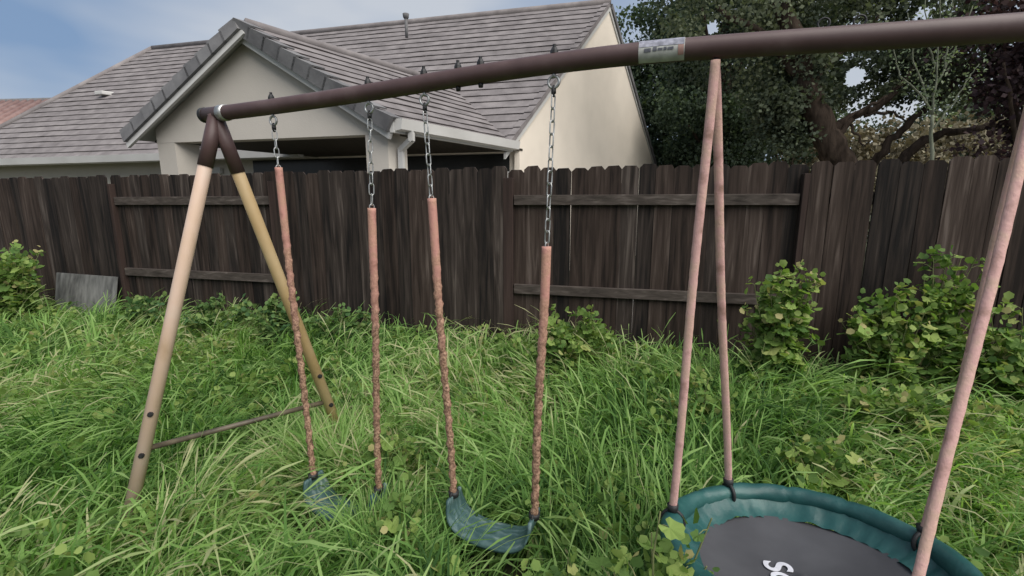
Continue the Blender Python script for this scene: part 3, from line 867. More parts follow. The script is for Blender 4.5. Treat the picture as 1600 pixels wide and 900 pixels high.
# ------------------------------------------------------------------ saucer swing
sc_c = Vector((0.935, 1.275, 0.628)); SR = 0.438; ta, tb = 0.029, -0.165
sx = Vector((1, 0, ta)).normalized(); sy = Vector((0, 1, tb)); sy = (sy - sx * sy.dot(sx)).normalized(); sn = sx.cross(sy)
saucer = thing('saucer_swing', (sc_c.x, sc_c.y, 0.3), 'round saucer swing with dark mesh mat and teal padded rim', 'swing')
rt = 0.034
def rim(an, r=None): return sc_c + sx * ((r or SR - rt) * math.cos(an)) + sy * ((r or SR - rt) * math.sin(an)) - sn * rt
# padded rim: lumpy sleeve with creases
NS, NT = 160, 16
vs = []
rr = random.Random(4)
lump = [rr.uniform(-1, 1) for _ in range(40)]
for i in range(NS):
    an = 2 * math.pi * i / NS
    lf = an / (2 * math.pi) * 40; k0 = int(lf) % 40; fr0 = lf - int(lf)
    lv = lump[k0] * (1 - fr0) + lump[(k0 + 1) % 40] * fr0
    crease = -0.0045 if i in (3, 17, 29, 44, 52, 71, 83, 101, 118, 126, 149) else 0.0
    for k in range(NT):
        b = 2 * math.pi * k / NT
        r_ = rt * (1 + 0.07 * lv + 0.035 * math.sin(3 * b + an * 7) + 0.03 * math.sin(2 * b - an * 19 + 2 * math.sin(an * 3))) + crease
        d = (sx * math.cos(an) + sy * math.sin(an))
        vs.append(rim(an) + d * (r_ * math.cos(b)) + sn * (r_ * math.sin(b)))
fs = [(i * NT + k, ((i + 1) % NS) * NT + k, ((i + 1) % NS) * NT + (k + 1) % NT, i * NT + (k + 1) % NT) for i in range(NS) for k in range(NT)]
m = MB(); m.add(vs, fs); m.build('rim', M['teal'], saucer, smooth=True)
# vinyl skirt from the rim to the mat
vs = []; NSk = 160; prof = [(SR - 2 * rt + 0.016, -0.030), (SR - 2 * rt + 0.002, -0.052), (SR - 2 * rt - 0.022, -0.074), (SR - 2 * rt - 0.044, -0.086), (SR - 2 * rt - 0.058, -0.090)]
for i in range(NSk):
    an = 2 * math.pi * i / NSk
    for q, (r_, z_) in enumerate(prof):
        wv = (0.0045 * math.sin(an * 17 + 3 * math.sin(an * 4 + 1)) + 0.003 * math.sin(an * 41 + 4 * math.sin(an * 3)) + 0.005 * math.sin(an * 7 + 2)) * (q > 0)
        vs.append(sc_c + sx * (r_ * math.cos(an)) + sy * (r_ * math.sin(an)) + sn * (z_ + wv))
np_ = len(prof)
fs = [(i * np_ + q, ((i + 1) % NSk) * np_ + q, ((i + 1) % NSk) * np_ + q + 1, i * np_ + q + 1) for i in range(NSk) for q in range(np_ - 1)]
m = MB(); m.add(vs, fs); m.build('skirt', M['teal'], saucer, smooth=True)
# mat, gently sagging
RM = SR - 2 * rt - 0.046
vs = [sc_c - sn * 0.105]; rings = 14; NA = 64; fs = []
for q in range(1, rings + 1):
    r_ = RM * q / rings
    for i in range(NA):
        an = 2 * math.pi * i / NA
        z_ = -0.128 + 0.036 * (r_ / RM) ** 2 + 0.003 * math.sin(an * 5 + q * 0.5) * (r_ / RM)
        vs.append(sc_c + sx * (r_ * math.cos(an)) + sy * (r_ * math.sin(an)) + sn * z_)
for i in range(NA): fs.append((0, 1 + i, 1 + (i + 1) % NA))
for q in range(rings - 1):
    for i in range(NA):
        fs.append((1 + q * NA + i, 1 + (q + 1) * NA + i, 1 + (q + 1) * NA + (i + 1) % NA, 1 + q * NA + (i + 1) % NA))
m = MB(); m.add(vs, fs); mat_o = m.build('mat', M['mat'], saucer, smooth=True)
# printed lettering on the mat (reads from the side, only its first letters show)
tx = bpy.data.curves.new('lettering', 'FONT'); tx.body = "So"; tx.size = 0.118; tx.extrude = 0.0006; tx.offset = 0.0025; tx.align_x = 'LEFT'
to = bpy.data.objects.new('lettering_curve', tx); COL.objects.link(to)
bpy.context.view_layer.update()
dg = bpy.context.evaluated_depsgraph_get()
tme = bpy.data.meshes.new_from_object(to.evaluated_get(dg))
bpy.data.objects.remove(to, do_unlink=True)
tme.materials.clear(); tme.materials.append(M['print'])
th_ = math.radians(-98)
for v_ in tme.vertices:
    x_, y_ = v_.co.x, v_.co.y
    X_ = -0.088 + x_ * math.cos(th_) - y_ * math.sin(th_); Y_ = 0.092 + x_ * math.sin(th_) + y_ * math.cos(th_)
    r2 = (X_ * X_ + Y_ * Y_) / RM ** 2
    v_.co = sc_c + sx * X_ + sy * Y_ + sn * (-0.128 + 0.036 * r2 + 0.005 + v_.co.z)
lo = link('lettering', tme, mat_o)
# ropes in sleeves
def ray_rim(px, py):
    best = None
    for i in range(720):
        an = 2 * math.pi * i / 720
        p = rim(an) + sn * rt
        c_, s_ = math.cos(PITCH), math.sin(PITCH)
        Z = p.z - CAM_Z; d = p.y * c_ - Z * s_; u_ = p.y * s_ + Z * c_
        e = (800 + F_PX * p.x / d - px) ** 2 + (450 - F_PX * u_ / d - py) ** 2
        if best is None or e < best[0]: best = (e, an)
    return best[1]
an_fl, an_bl, an_br = ray_rim(1044, 795), ray_rim(1138, 757), ray_rim(1448, 826)
an_fr = ray_rim(1413, 990)
for an, t, k in ((an_fl, 0.758, 0), (an_bl, 0.758, 1), (an_br, 1.017, 2), (an_fr, 1.017, 3)):
    top = beam_pt(t) - UP * (BR_ + 0.006) + BN * (0.010 if k == 1 else -0.010 if k == 0 else 0.003 * (2.5 - k))
    bot = rim(an) + sn * (rt + 0.010)
    sleeve(saucer, top, bot, 0.0140 if k < 2 else 0.0118, M['sleeve_clean'], lumpy=0.15, sway=0.006, name='rope_sleeve', flat=0.75, seed=40 + k)
    h_ = MB()
    tang = (sx * -math.sin(an) + sy * math.cos(an))
    rad_ = (sx * math.cos(an) + sy * math.sin(an))
    h_.torus(rim(an), rad_, sn, rt + 0.004, 0.007, seg=18, ts=6)
    h_.tube([bot + sn * 0.014, bot - sn * 0.012], [0.021, 0.018], 10)
    h_.build('rope_tie', M['black'], saucer, smooth=True)

# ------------------------------------------------------------------ trees beyond the fence
def leaf_cloud(centres, radii, n_each, size, tints, squash=1.0, reject=None, seed=1, droop=0.0, aspect=0.45, oval=False):
    g_ = np.random.default_rng(seed)
    cs = np.repeat(np.array(centres), n_each, 0); rs = np.repeat(np.array(radii), n_each); ts = np.repeat(np.array(tints), n_each)
    d = g_.normal(size=cs.shape); d /= np.linalg.norm(d, axis=1, keepdims=True)
    r = rs * g_.random(len(rs)) ** 0.45
    p = cs + d * r[:, None] * np.array([1, 1, squash])
    if reject is not None:
        k = ~reject(p); p = p[k]; ts = ts[k]; d = d[k]
    n = len(p)
    a = g_.normal(size=(n, 3)) + d * 0.6; a[:, 2] -= droop; a /= np.linalg.norm(a, axis=1, keepdims=True)
    b = np.cross(a, g_.normal(size=(n, 3))); b /= np.linalg.norm(b, axis=1, keepdims=True) + 1e-9
    s = size * g_.uniform(0.6, 1.35, n)[:, None]
    c = np.cross(a, b)
    if oval:
        cup = c * s * 0.10
        ring = [p, p + a * s * 0.28 + b * s * aspect * 0.9 + cup, p + a * s * 0.68 + b * s * aspect + cup, p + a * s, p + a * s * 0.68 - b * s * aspect + cup, p + a * s * 0.28 - b * s * aspect * 0.9 + cup]
        tv = np.clip(ts + g_.normal(0, 0.14, n), 0, 1)
        V6 = np.stack(ring, 1).reshape(-1, 3); i6 = np.arange(n)[:, None] * 6
        F4 = np.concatenate([i6 + np.array([[0, 1, 2, 3]]), i6 + np.array([[0, 3, 4, 5]])])
        return V6, F4, np.repeat(tv, 6)
    v0 = p; v1 = p + a * s * 0.5 + b * s * aspect + c * s * 0.08; v2 = p + a * s; v3 = p + a * s * 0.5 - b * s * aspect + c * s * 0.08
    V_ = np.stack([v0, v1, v2, v3], 1).reshape(-1, 3)
    F_ = np.arange(4 * n).reshape(-1, 4)
    tv = np.clip(ts + g_.normal(0, 0.14, n), 0, 1)
    return V_, F_, np.repeat(tv, 4)

def clumps(box_c, box_r, n, rad, seed, shell=0.35, reject=None):
    g_ = np.random.default_rng(seed); out = []
    while len(out) < n:
        d = g_.normal(size=3); d /= np.linalg.norm(d)
        r = shell + (1 - shell) * g_.random() ** 0.6
        p = np.array(box_c) + d * r * np.array(box_r)
        if reject is not None and reject(p[None])[0]: continue
        out.append(p)
    return np.array(out), g_.uniform(rad * 0.6, rad * 1.3, n), g_.random(n)

def near_line(p, a, b, r):
    a, b = np.array(a), np.array(b); d = b - a; L = np.dot(d, d)
    t = np.clip(((p - a) @ d) / L, 0, 1)
    return np.linalg.norm(p - (a + t[:, None] * d), axis=1) < r * (0.4 + t * 1.0)
def gap(px, py, r, y0=6.5, y1=22):
    return (tuple(P(px, py, y0)), tuple(P(px, py, y1)), r)
gaps = [gap(1335, 120, 0.33), gap(1112, 44, 0.24), gap(1442, 22, 0.22), gap(1320, 92, 0.10)]
def in_gap(p):
    k = np.zeros(len(p), bool)
    for a, b, r in gaps: k |= near_line(p, a, b, r)
    return k
def in_house(p):
    q = p[:, :2] - np.array([O2.x, O2.y])
    n_ = np.array([Vv.y, -Vv.x]); s = q @ n_
    along = q @ np.array([Vv.x, Vv.y])
    return (s < 0.35) & (along < 2 * BR + 0.6)

def limb(m, pts, r0, r1, jit=0.04, seed=0):
    g_ = random.Random(seed); pts = [Vector(p) for p in pts]; path = []
    for i in range(len(pts) - 1):
        for k in range(5):
            p = pts[i].lerp(pts[i + 1], k / 5)
            path.append(p + Vector([g_.uniform(-jit, jit) for _ in range(3)]) * (0 if (i == 0 and k == 0) else 1))
    path.append(pts[-1])
    n = len(path)
    m.tube(path, [r0 + (r1 - r0) * i / (n - 1) for i in range(n)], 9)

# evergreen tree beside the gable
def tree_crown(root, lists, mat):
    Vs, Fs, Ts = [], [], []; off = 0
    for V_, F_, T_ in lists:
        Vs.append(V_); Fs.append(F_ + off); Ts.append(T_); off += len(V_)
    o = link('crown', fast_mesh('crown', np.concatenate(Vs), np.concatenate(Fs), mat, np.concatenate(Ts)), root)
    o['kind'] = 'stuff'
    return o
bad = lambda p: in_gap(p) | in_house(p)

t1 = thing('evergreen_tree', (6.6, 14.0, 0.19), 'dense dark green tree rising beside the cream gable wall', 'tree')
tm = MB(); limb(tm, [(6.6, 14.0, 0), (6.5, 14, 2.2), (6.2, 13.9, 4.5), (6.0, 13.8, 7)], 0.32, 0.10, 0.06, 1); tm.build('trunk', M['bark'], t1, smooth=True)
tm = MB()
for k, (q0, q1) in enumerate((((6.5, 14, 2.0), (4.9, 13.2, 3.9)), ((6.4, 14, 2.6), (7.8, 13.2, 5.0)), ((6.2, 13.9, 4.4), (5.0, 13.0, 6.8)), ((6.2, 13.9, 4.4), (7.4, 14.8, 7.4)))):
    limb(tm, [q0, (Vector(q0) + Vector(q1)) / 2 + Vector((0, 0, 0.2)), q1], 0.10, 0.03, 0.06, k)
tm.build('branch', M['bark'], t1, smooth=True)
c1 = clumps((6.4, 14.1, 5.3), (2.7, 2.2, 4.3), 210, 0.62, 21, 0.25, bad)
c1b = clumps((5.6, 14.4, 3.0), (1.7, 1.2, 1.8), 60, 0.5, 22, 0.2, bad)
tree_crown(t1, [leaf_cloud(*c1[:2], 270, 0.092, c1[2] * 0.8, 0.8, bad, 31, 0.3), leaf_cloud(*c1b[:2], 220, 0.09, c1b[2] * 0.75, 0.8, bad, 32, 0.3)], M['evergreen'])

t1b = thing('evergreen_tree', (6.2, 18.6, 0.19), 'dark tree behind the house, showing past the gable peak', 'tree')
tm = MB(); limb(tm, [(6.2, 18.6, 0), (6.2, 18.6, 3), (6.0, 18.6, 7.5)], 0.34, 0.10, 0.06, 2); tm.build('trunk', M['bark'], t1b, smooth=True)
c1 = clumps((6.2, 18.6, 5.1), (2.7, 1.8, 5.2), 260, 0.7, 23, 0.25, in_gap)
tree_crown(t1b, [leaf_cloud(*c1[:2], 170, 0.14, c1[2] * 0.9, 0.8, in_gap, 33, 0.3)], M['evergreen'])

# spreading old tree with a dark leaning trunk
t2 = thing('spreading_tree', (5.85, 8.2, 0.19), 'old tree with thick dark leaning trunk and low spreading limbs', 'tree')
tm = MB()
limb(tm, [(5.95, 8.2, 0.0), P(1318, 262, 8.2), P(1285, 205, 8.2), P(1262, 140, 8.2), P(1240, 60, 8.3), P(1200, -60, 8.5)], 0.27, 0.12, 0.03, 3)
tm.build('trunk', M['bark'], t2, smooth=True)
for k, (pts, r0, r1) in enumerate((
        ([P(1283, 215, 8.2), P(1320, 188, 8.15), P(1372, 166, 8.1), P(1400, 140, 8.0), P(1440, 90, 8.0)], 0.085, 0.03),
        ([P(1296, 232, 8.2), P(1318, 200, 8.1), P(1345, 172, 8.0), P(1385, 150, 7.9)], 0.06, 0.02),
        ([P(1360, 262, 8.3), P(1395, 218, 8.2), P(1432, 180, 8.1), P(1475, 150, 8.0), P(1520, 90, 8.0)], 0.075, 0.03),
        ([P(1405, 256, 8.1), P(1440, 220, 8.0), P(1490, 205, 7.9), P(1545, 198, 7.9), P(1600, 185, 7.9)], 0.09, 0.03),
        ([P(1262, 140, 8.2), P(1310, 85, 8.3), P(1380, 20, 8.4)], 0.07, 0.03),
        ([P(1262, 140, 8.2), P(1200, 60, 8.4), P(1120, 10, 8.7)], 0.09, 0.04),
        ([P(1350, 178, 8.1), P(1390, 176, 8.0), P(1415, 190, 8.0)], 0.03, 0.012),
        ([P(1330, 195, 8.1), P(1340, 215, 8.0), P(1352, 230, 8.0)], 0.025, 0.01))):
    lm = MB(); limb(lm, pts, r0, r1, 0.03, k + 9); lm.build('limb', M['bark'], t2, smooth=True)
def bad2(p):
    return in_gap(p) | in_house(p)
c2 = clumps((6.1, 8.9, 5.7), (3.9, 1.6, 2.4), 170, 0.5, 41, 0.15, bad2)
c2b = clumps(P(1230, 170, 8.6), (0.55, 0.7, 1.0), 42, 0.34, 42, 0.1, bad2)
c2c = clumps(P(1420, 110, 8.4), (1.5, 0.8, 0.55), 45, 0.33, 43, 0.1, bad2)
tree_crown(t2, [leaf_cloud(*c2[:2], 260, 0.068, c2[2], 0.75, bad2, 51, 0.3), leaf_cloud(*c2b[:2], 210, 0.065, c2b[2] * 0.8, 0.8, bad2, 52, 0.3),
                leaf_cloud(*c2c[:2], 170, 0.062, c2c[2], 0.8, bad2, 53, 0.3)], M['olive'])

# purple leaved tree at the right
t3 = thing('plum_tree', (7.6, 6.8, 0.19), 'purple leaved tree beyond the fence at right edge', 'tree')
tm = MB(); limb(tm, [(7.6, 6.8, 0.0), (7.55, 6.8, 1.8), (7.7, 6.8, 4.4)], 0.10, 0.04, 0.03, 5); tm.build('trunk', M['bark'], t3, smooth=True)
tm = MB()
for k, q in enumerate(((6.7, 6.6, 3.6), (8.4, 6.9, 4.0), (7.0, 7.1, 4.6))): limb(tm, [(7.6, 6.8, 1.9), (Vector((7.6, 6.8, 1.9)) + Vector(q)) / 2, q], 0.04, 0.015, 0.03, k)
tm.build('branch', M['bark'], t3, smooth=True)
c3 = clumps((7.7, 6.9, 4.0), (1.15, 0.9, 1.9), 95, 0.36, 61, 0.1, in_gap)
tree_crown(t3, [leaf_cloud(*c3[:2], 120, 0.075, c3[2], 0.9, in_gap, 71, 0.2)], M['plum'])

# pale young tree with bare upright twigs
t4 = thing('pale_sapling', (5.55, 6.2, 0.19), 'slender pale sapling with thin upright twigs beyond the fence', 'tree')
tm = MB(); limb(tm, [(5.5, 6.2, 0.0), P(1455, 250, 6.2), P(1456, 180, 6.2)], 0.028, 0.018, 0.01, 6); tm.build('trunk', M['bark_pale'], t4, smooth=True)
tips = []
for k, (pts) in enumerate((
        ((1456, 180), (1462, 130), (1466, 70), (1470, -10)), ((1456, 180), (1440, 130), (1425, 90), (1418, 20)), ((1456, 150), (1475, 110), (1495, 70), (1520, 10)),
        ((1450, 165), (1430, 140), (1405, 120), (1395, 70)), ((1458, 200), (1490, 160), (1515, 120), (1530, 100)), ((1462, 110), (1450, 70), (1446, 0)), ((1475, 110), (1482, 60), (1488, 0)))):
    q = [P(px, py, 6.2 + 0.08 * (k % 3)) for px, py in pts]
    lm = MB(); limb(lm, q, 0.013, 0.005, 0.012, k + 30); lm.build('twig', M['bark_pale'], t4, smooth=True)
    for i in range(len(q) - 1):
        for s in (0.3, 0.7): tips.append(tuple(q[i].lerp(q[i + 1], s)))
tips = np.array(tips)
tree_crown(t4, [leaf_cloud(tips, np.full(len(tips), 0.14), 16, 0.045, np.random.default_rng(3).random(len(tips)), 1.2, None, 81, 0.0, 0.3)], M['pale_leaf'])

# dry tan shrubs beyond the fence under the limbs
t5 = thing('dry_shrub', (9.8, 13.0, 0.19), 'dry tan shrubs seen beyond the fence under the tree limbs', 'shrub')
tm = MB()
for k in range(9):
    x_ = 7.2 + k * 0.85
    limb(tm, [(x_, 13, 0.0), (x_ + random.uniform(-.3, .3), 13, 1.8), (x_ + random.uniform(-.5, .5), 12.9, 3.4)], 0.05, 0.015, 0.05, k)
tm.build('stem', M['bark'], t5, smooth=True)
c5 = clumps((10.8, 13.2, 2.4), (4.4, 0.9, 1.75), 130, 0.5, 91, 0.1)
tree_crown(t5, [leaf_cloud(*c5[:2], 120, 0.12, c5[2], 0.9, None, 95, 0.1)], M['dry'])
# dark trees closing the view far behind
for k, (x_, y_, r_, h_, sd0, lab) in enumerate(((12.5, 21, 3.2, 6.5, 1, 'big dark tree far behind the old spreading tree'), (19.5, 20, 3.6, 5.5, 2, 'big dark tree far behind the purple leaved tree'))):
    tt = thing('background_tree', (x_, y_, 0.19), lab, 'tree', 'trees far behind the fence')
    tm = MB(); limb(tm, [(x_, y_, 0), (x_, y_, 2.5), (x_ + 0.3, y_, h_)], 0.3, 0.1, 0.06, k); tm.build('trunk', M['bark'], tt, smooth=True)
    cc = clumps((x_, y_, h_ * 0.72), (r_, r_ * 0.8, h_ * 0.62), 120, 0.8, 100 + k, 0.2, in_gap)
    tree_crown(tt, [leaf_cloud(*cc[:2], 110, 0.17, cc[2] * 0.8, 0.85, in_gap, 110 + k, 0.2)], M['olive'])

# ------------------------------------------------------------------ weeds (mallow) along the fence and in the grass
def mallow_leaf(i):
    rnd = random.Random(i)
    n = 17; vs = [(0, 0, 0)]; fs = []
    for k in range(n):
        an = math.radians(22) + (2 * math.pi - math.radians(44)) * k / (n - 1) - math.pi / 2
        lob = 0.5 + 0.5 * math.cos(5 * (an + math.pi / 2) - math.pi * 0 - math.pi)
        r = 0.78 + 0.24 * lob + rnd.uniform(-0.03, 0.03)
        z = 0.10 * r * r + 0.07 * math.cos(10 * (an + math.pi / 2)) * r + rnd.uniform(-0.03, 0.03) - 0.08 * max(0, math.sin(an))
        vs.append((r * math.cos(an), 0.35 + r * math.sin(an), z))
    vs[0] = (0, 0.12, -0.03)
    for k in range(1, n): fs.append((0, k, k + 1))
    return vs, fs
leaf_meshes = {}
for mk in ('mallow', 'mallow_dark'):
    leaf_meshes[mk] = []
    for i in range(5):
        vs, fs = mallow_leaf(i)
        m = MB(); m.add(vs, fs); me = m.mesh('leaf', M[mk], smooth=False); leaf_meshes[mk].append(me)

def mallow(label, x, y, h, spread, nstem, nleaf, size, mk='mallow', seed=0, lean=(0, 0), fill=90, group='mallow weeds in the yard'):
    rnd = random.Random(seed)
    zb = float(ground_z(x, y)) - 0.02
    root = thing('mallow_plant', (x, y, zb), label, 'weed', group)
    per = max(3, nleaf // nstem)
    sm_ = MB()
    leaves = []
    for s in range(nstem):
        an = rnd.uniform(0, 2 * math.pi)
        hh = h * rnd.uniform(0.62, 1.0) if s else h
        sp = spread * rnd.uniform(0.3, 1.0) if s else spread * 0.15
        ex = Vector((math.cos(an) * sp + lean[0], math.sin(an) * sp * 0.6 + lean[1], 0))
        pts = []
        for k in range(7):
            t = k / 6
            pts.append(Vector((x, y, zb)) + ex * (t ** 1.5) + UP * (hh * t) + Vector((rnd.uniform(-1, 1), rnd.uniform(-1, 1), 0)) * 0.012)
        sm_.tube(pts, [0.006 * (1 - 0.6 * k / 6) for k in range(7)], 5)
        for q in range(per):
            t = 0.22 + 0.80 * (q + rnd.random() * 0.8) / per; t = min(t, 1.0)
            k = min(5, int(t * 6)); p = pts[k].lerp(pts[k + 1], t * 6 - k) if t < 1 else pts[6]
            la = rnd.uniform(0, 2 * math.pi); pet = size * rnd.uniform(0.7, 1.9) * (1.15 - 0.6 * t)
            tip = p + Vector((math.cos(la) * pet, math.sin(la) * pet, pet * rnd.uniform(0.1, 0.7)))
            sm_.tube([p, p.lerp(tip, 0.5) + UP * 0.006, tip], [0.0022, 0.0018, 0.0015], 4, cap=False)
            leaves.append((tip, la, size * rnd.uniform(0.55, 1.15) * (1.1 - 0.5 * max(0, t - 0.5) * 1.6)))
    sm_.build('stem', M['stem'], root)
    if fill:
        cs_ = np.array([tuple(t_[0]) for t_ in leaves]); g0 = np.random.default_rng(seed + 500)
        cs_ = cs_[g0.integers(0, len(cs_), fill)]
        V_, F_, T_ = leaf_cloud(cs_, np.full(fill, 0.055), 4, size * 0.75, g0.random(fill), 1.0, None, seed + 700, -0.2, 0.42, True)
        V_[:, 2] = np.maximum(V_[:, 2], zb + 0.02)
        fo = link('foliage', fast_mesh('foliage', V_, F_, M[mk + '_fill'], T_), root); fo['kind'] = 'stuff'
    for tip, la, s in leaves:
        o = link('leaf', rnd.choice(leaf_meshes[mk]), root, tip)
        o.rotation_euler = (rnd.uniform(-0.75, 0.35), rnd.uniform(-0.45, 0.45), la - math.pi / 2)
        o.scale = (s, s, s)
    return root

mallow('yellow green mallow bush at left edge before the fence', -5.62, 4.98, 1.06, 0.48, 16, 260, 0.066, 'mallow', 1, fill=380)
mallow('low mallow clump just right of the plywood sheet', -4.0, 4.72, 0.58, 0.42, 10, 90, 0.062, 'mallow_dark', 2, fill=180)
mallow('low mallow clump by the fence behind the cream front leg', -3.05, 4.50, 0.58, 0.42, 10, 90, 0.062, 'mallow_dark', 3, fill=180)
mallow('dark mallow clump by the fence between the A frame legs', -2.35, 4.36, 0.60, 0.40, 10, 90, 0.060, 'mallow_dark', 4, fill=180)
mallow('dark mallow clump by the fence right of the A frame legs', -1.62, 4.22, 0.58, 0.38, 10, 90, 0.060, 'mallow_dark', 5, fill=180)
mallow('bright mallow plant by the fence behind the middle swing', 0.50, 3.58, 0.70, 0.40, 20, 240, 0.060, 'mallow', 6, fill=320)
mallow('tall mallow plant at the fence right of the saucer ropes', 1.96, 3.22, 1.06, 0.30, 20, 295, 0.062, 'mallow', 7, fill=420)
mallow('tallest mallow plant with bare topped spike near right edge', 3.04, 3.14, 1.20, 0.24, 12, 190, 0.060, 'mallow', 8, fill=260)
mallow('bushy mallow plant just left of the tallest spike', 2.72, 3.06, 0.92, 0.37, 20, 295, 0.062, 'mallow', 9, fill=420)
mallow('mallow plant cut by the right edge of the view', 3.40, 2.88, 0.90, 0.46, 20, 290, 0.064, 'mallow', 10, fill=420)
mallow('leafy mallow in front of the left rim of the saucer', 0.40, 1.17, 0.80, 0.17, 11, 80, 0.050, 'mallow', 11, lean=(0.05, 0.0))
mallow('low mallow patch behind the seat nearest the A frame', -0.62, 2.28, 0.50, 0.26, 10, 80, 0.050, 'mallow', 12)
mallow('low mallow leaves in the grass between the two belt seats', -0.52, 1.74, 0.46, 0.22, 9, 60, 0.045, 'mallow', 13)
mallow('pale mallow leaves just behind the saucer rim', 1.62, 2.15, 0.46, 0.30, 9, 66, 0.055, 'mallow', 14)
mallow('low mallow leaves at the foot of the front leg', -1.62, 1.82, 0.34, 0.18, 8, 44, 0.040, 'mallow', 15)
mallow('low mallow leaves at the bottom edge beside the saucer', 0.22, 1.38, 0.46, 0.18, 8, 44, 0.045, 'mallow', 16)
mallow('scrubby mallow in front of the tall plants at right', 2.35, 2.50, 0.56, 0.50, 18, 230, 0.052, 'mallow', 17, fill=300)
mallow('scrubby mallow in the grass behind the back rope of the saucer', 1.25, 2.75, 0.48, 0.36, 9, 70, 0.050, 'mallow', 18)

# ------------------------------------------------------------------ tall grass
def grass_field(n, seed, xr, yr, len_rng, wid, keep, tint_mu, tint_sd, flop=1.0, nseg=4, head=False, lift=0.0, chaos=0.8):
    g_ = np.random.default_rng(seed)
    # tufts: roots gathered round centres
    nt_ = n // 14
    cx = g_.uniform(*xr, nt_ * 3); cy = g_.uniform(*yr, nt_ * 3)
    k = keep(cx, cy); cx, cy = cx[k][:nt_], cy[k][:nt_]; nt_ = len(cx)
    tid = g_.integers(0, nt_, n)
    x = cx[tid] + g_.normal(0, 0.035, n); y = cy[tid] + g_.normal(0, 0.035, n)
    z = ground_z(x, y) - 0.01
    hf = np.clip(g_.normal(0.85, 0.25, nt_) + 0.42 * np.sin(cx * 8.3 + 1.7 * np.sin(cy * 3.1)) * np.sin(cy * 9.7 + 1.3 * np.sin(cx * 4.3)), 0.25, 1.6)                       # tall and low tufts
    z = z + lift * g_.random(n) * hf[tid]
    # slowly turning direction in which the grass lies over
    fld = 0.9 + 1.5 * np.sin(cx * 1.3 + 0.6 * cy) + 1.2 * np.cos(cy * 1.9 - cx * 0.8 + 1.0) + g_.normal(0, 0.55, nt_)
    az = fld[tid] + g_.normal(0, chaos, n)
    ts = 0.5 + 0.5 * np.sin(cx * 2.3 + 1.1) * np.cos(cy * 2.9 + cx)            # patches of longer and shorter grass
    L = g_.uniform(*len_rng, n) * (0.75 + 0.45 * ts[tid]) * (0.55 + 0.45 * hf[tid])
    w_ = wid * g_.uniform(0.6, 1.4, n)
    el0 = np.radians(g_.uniform(62, 88, n)); bend = np.radians(g_.uniform(40, 150, n)) * flop * (L / np.mean(L)) ** 0.5
    dirx, diry = np.cos(az), np.sin(az)
    sxv, syv = -diry, dirx
    tw = g_.normal(0, 0.5, n)
    px_, py_, pz_ = x.copy(), y.copy(), z.copy()
    Vv_ = np.zeros((n, 2 * (nseg + 1), 3), np.float32)
    for s in range(nseg + 1):
        t = s / nseg
        ww = w_ * (1 - t ** 1.8) * 0.5 + 0.0004
        if head: ww = w_ * (0.14 if t < 0.76 else 0.14 + 0.45 * math.sin(math.pi * (t - 0.74) / 0.27))
        ct, st = np.cos(tw * t * 2), np.sin(tw * t * 2)
        ox, oy, oz = sxv * ww * ct, syv * ww * ct, ww * st
        Vv_[:, 2 * s, 0] = px_ - ox; Vv_[:, 2 * s, 1] = py_ - oy; Vv_[:, 2 * s, 2] = pz_ - oz
        Vv_[:, 2 * s + 1, 0] = px_ + ox; Vv_[:, 2 * s + 1, 1] = py_ + oy; Vv_[:, 2 * s + 1, 2] = pz_ + oz
        el = el0 - bend * (t + 0.5 / nseg) ** 1.4
        st_ = L / nseg
        px_ = px_ + dirx * np.cos(el) * st_; py_ = py_ + diry * np.cos(el) * st_; pz_ = pz_ + np.sin(el) * st_
        pz_ = np.maximum(pz_, z + 0.02)
    base = np.arange(n)[:, None, None] * 2 * (nseg + 1)
    q = np.array([[2 * s, 2 * s + 1, 2 * s + 3, 2 * s + 2] for s in range(nseg)])[None]
    F_ = (base + q).reshape(-1, 4)
    tt = np.clip(tint_mu + 0.16 * (g_.normal(0, 1, nt_))[tid] * 0.6 + 0.18 * np.sin(x * 1.7 - y * 1.3) + g_.normal(0, tint_sd, n), 0, 1)
    return Vv_.reshape(-1, 3), F_, np.repeat(tt, 2 * (nseg + 1))

def seg_d(x, y, a, b):
    ax_, ay_, bx_, by_ = *a, *b
    t = np.clip(((x - ax_) * (bx_ - ax_) + (y - ay_) * (by_ - ay_)) / ((bx_ - ax_) ** 2 + (by_ - ay_) ** 2), 0, 1)
    return np.hypot(x - ax_ - t * (bx_ - ax_), y - ay_ - t * (by_ - ay_))
def in_yard(x, y):
    # worn ground under the seats in use
    if len(np.atleast_1d(x)) and np.ndim(x):
        x = np.where((seg_d(x, y, (-0.24, 1.72), (0.10, 1.60)) < 0.15) | (seg_d(x, y, (-1.02, 1.92), (-0.84, 1.86)) < 0.19) | (np.hypot(x - 0.935, y - 1.275) < 0.43), 99.0, x)
    front = y < 4.2 + FM * x - 0.06
    view = (np.abs(x) < 1.30 * y + 0.9) & (y > 0.75)
    return front & view
parts = []
parts.append(grass_field(36000, 1, (-3.6, 3.6), (0.8, 2.7), (0.18, 0.38), 0.0115, in_yard, 0.45, 0.27, flop=1.15, lift=0.20, chaos=1.1))
parts.append(grass_field(42000, 2, (-7.6, 4.6), (2.4, 6.2), (0.19, 0.38), 0.0130, in_yard, 0.49, 0.26, flop=1.15, lift=0.20, chaos=1.1))
parts.append(grass_field(9000, 21, (-7.6, 4.6), (0.9, 6.2), (0.30, 0.50), 0.0110, in_yard, 0.50, 0.19, flop=1.1, chaos=0.7))
parts.append(grass_field(5000, 8, (-3.2, 3.0), (0.9, 2.6), (0.22, 0.42), 0.0190, in_yard, 0.56, 0.20, flop=1.05, lift=0.08, chaos=1.0))
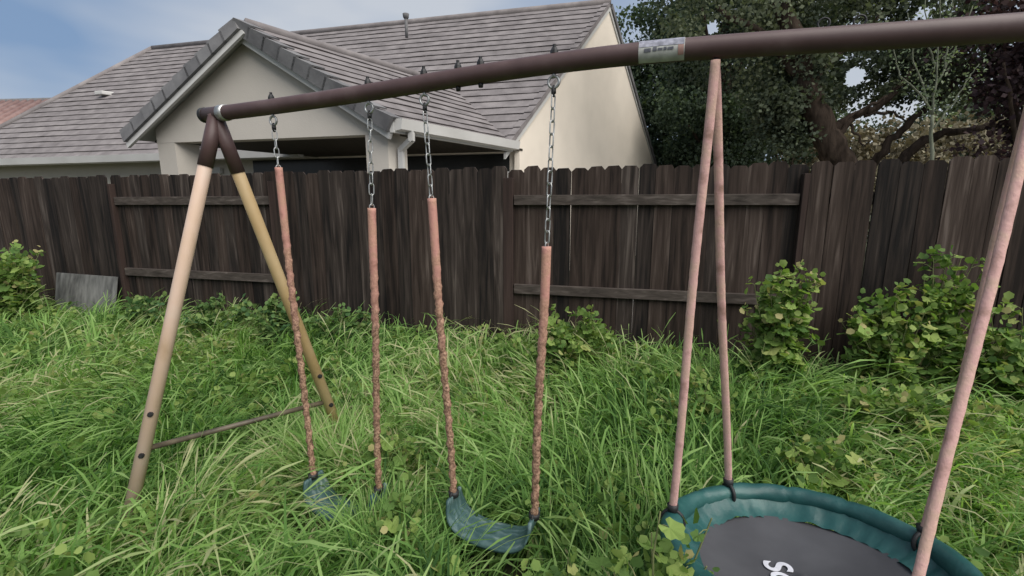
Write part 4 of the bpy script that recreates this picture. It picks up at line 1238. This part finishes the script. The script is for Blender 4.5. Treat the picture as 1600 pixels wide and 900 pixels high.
parts.append(grass_field(9500, 4, (-7.6, 4.6), (1.0, 6.0), (0.44, 0.70), 0.0090, in_yard, 0.86, 0.10, flop=0.85, nseg=8, head=True))
parts.append(grass_field(2600, 9, (-7.6, 4.6), (1.0, 6.0), (0.25, 0.5), 0.0070, in_yard, 1.0, 0.02, flop=1.1, chaos=1.5))
# longer tufts round the back leg and the half hidden seat
spot = lambda cx_, cy_, r_: (lambda x, y: (x - cx_) ** 2 + (y - cy_) ** 2 < r_ * r_)
for sd1, (cx_, cy_, r_, n_, l0, l1) in enumerate(((-0.96, 2.36, 0.20, 1500, 0.55, 0.75), (-0.57, 1.72, 0.13, 700, 0.40, 0.56), (-0.36, 1.70, 0.06, 160, 0.40, 0.55), (-1.86, 1.78, 0.12, 260, 0.28, 0.4))):
    parts.append(grass_field(n_, 60 + sd1, (cx_ - r_, cx_ + r_), (cy_ - r_, cy_ + r_), (l0, l1), 0.0115, spot(cx_, cy_, r_), 0.55, 0.18, flop=0.7))
Vs, Fs, Ts, off = [], [], [], 0
for V_, F_, T_ in parts:
    Vs.append(V_); Fs.append(F_ + off); Ts.append(T_); off += len(V_)
go = link('tall_grass', fast_mesh('tall_grass', np.concatenate(Vs), np.concatenate(Fs), M['grass'], np.concatenate(Ts)))
tag(go, 'long green grass flopping over across the whole yard', 'grass', kind='stuff')

# low broad leaved weeds mixed into the grass
g9 = np.random.default_rng(77)
wx = g9.uniform(-7.4, 4.4, 9000); wy = g9.uniform(1.0, 6.0, 9000)
msk = in_yard(wx, wy) & ((np.sin(wx * 2.9 + 1.3) * np.cos(wy * 3.3 - wx * 1.1) + 0.5 * np.sin(wx * 7.1 + wy * 5.3)) > -0.05)
wx, wy = wx[msk], wy[msk]
wc = np.stack([wx, wy, ground_z(wx, wy) + g9.uniform(0.12, 0.36, len(wx))], 1)
V_, F_, T_ = leaf_cloud(wc, np.full(len(wc), 0.05), 5, 0.043, g9.random(len(wc)) * 0.85, 0.6, None, 78, -0.15, 0.44, True)
wo_ = link('weed_cover', fast_mesh('weed_cover', V_, F_, M['mallow_fill'], T_))
tag(wo_, 'small broad leaved weeds scattered through the long grass', 'weeds', kind='stuff')
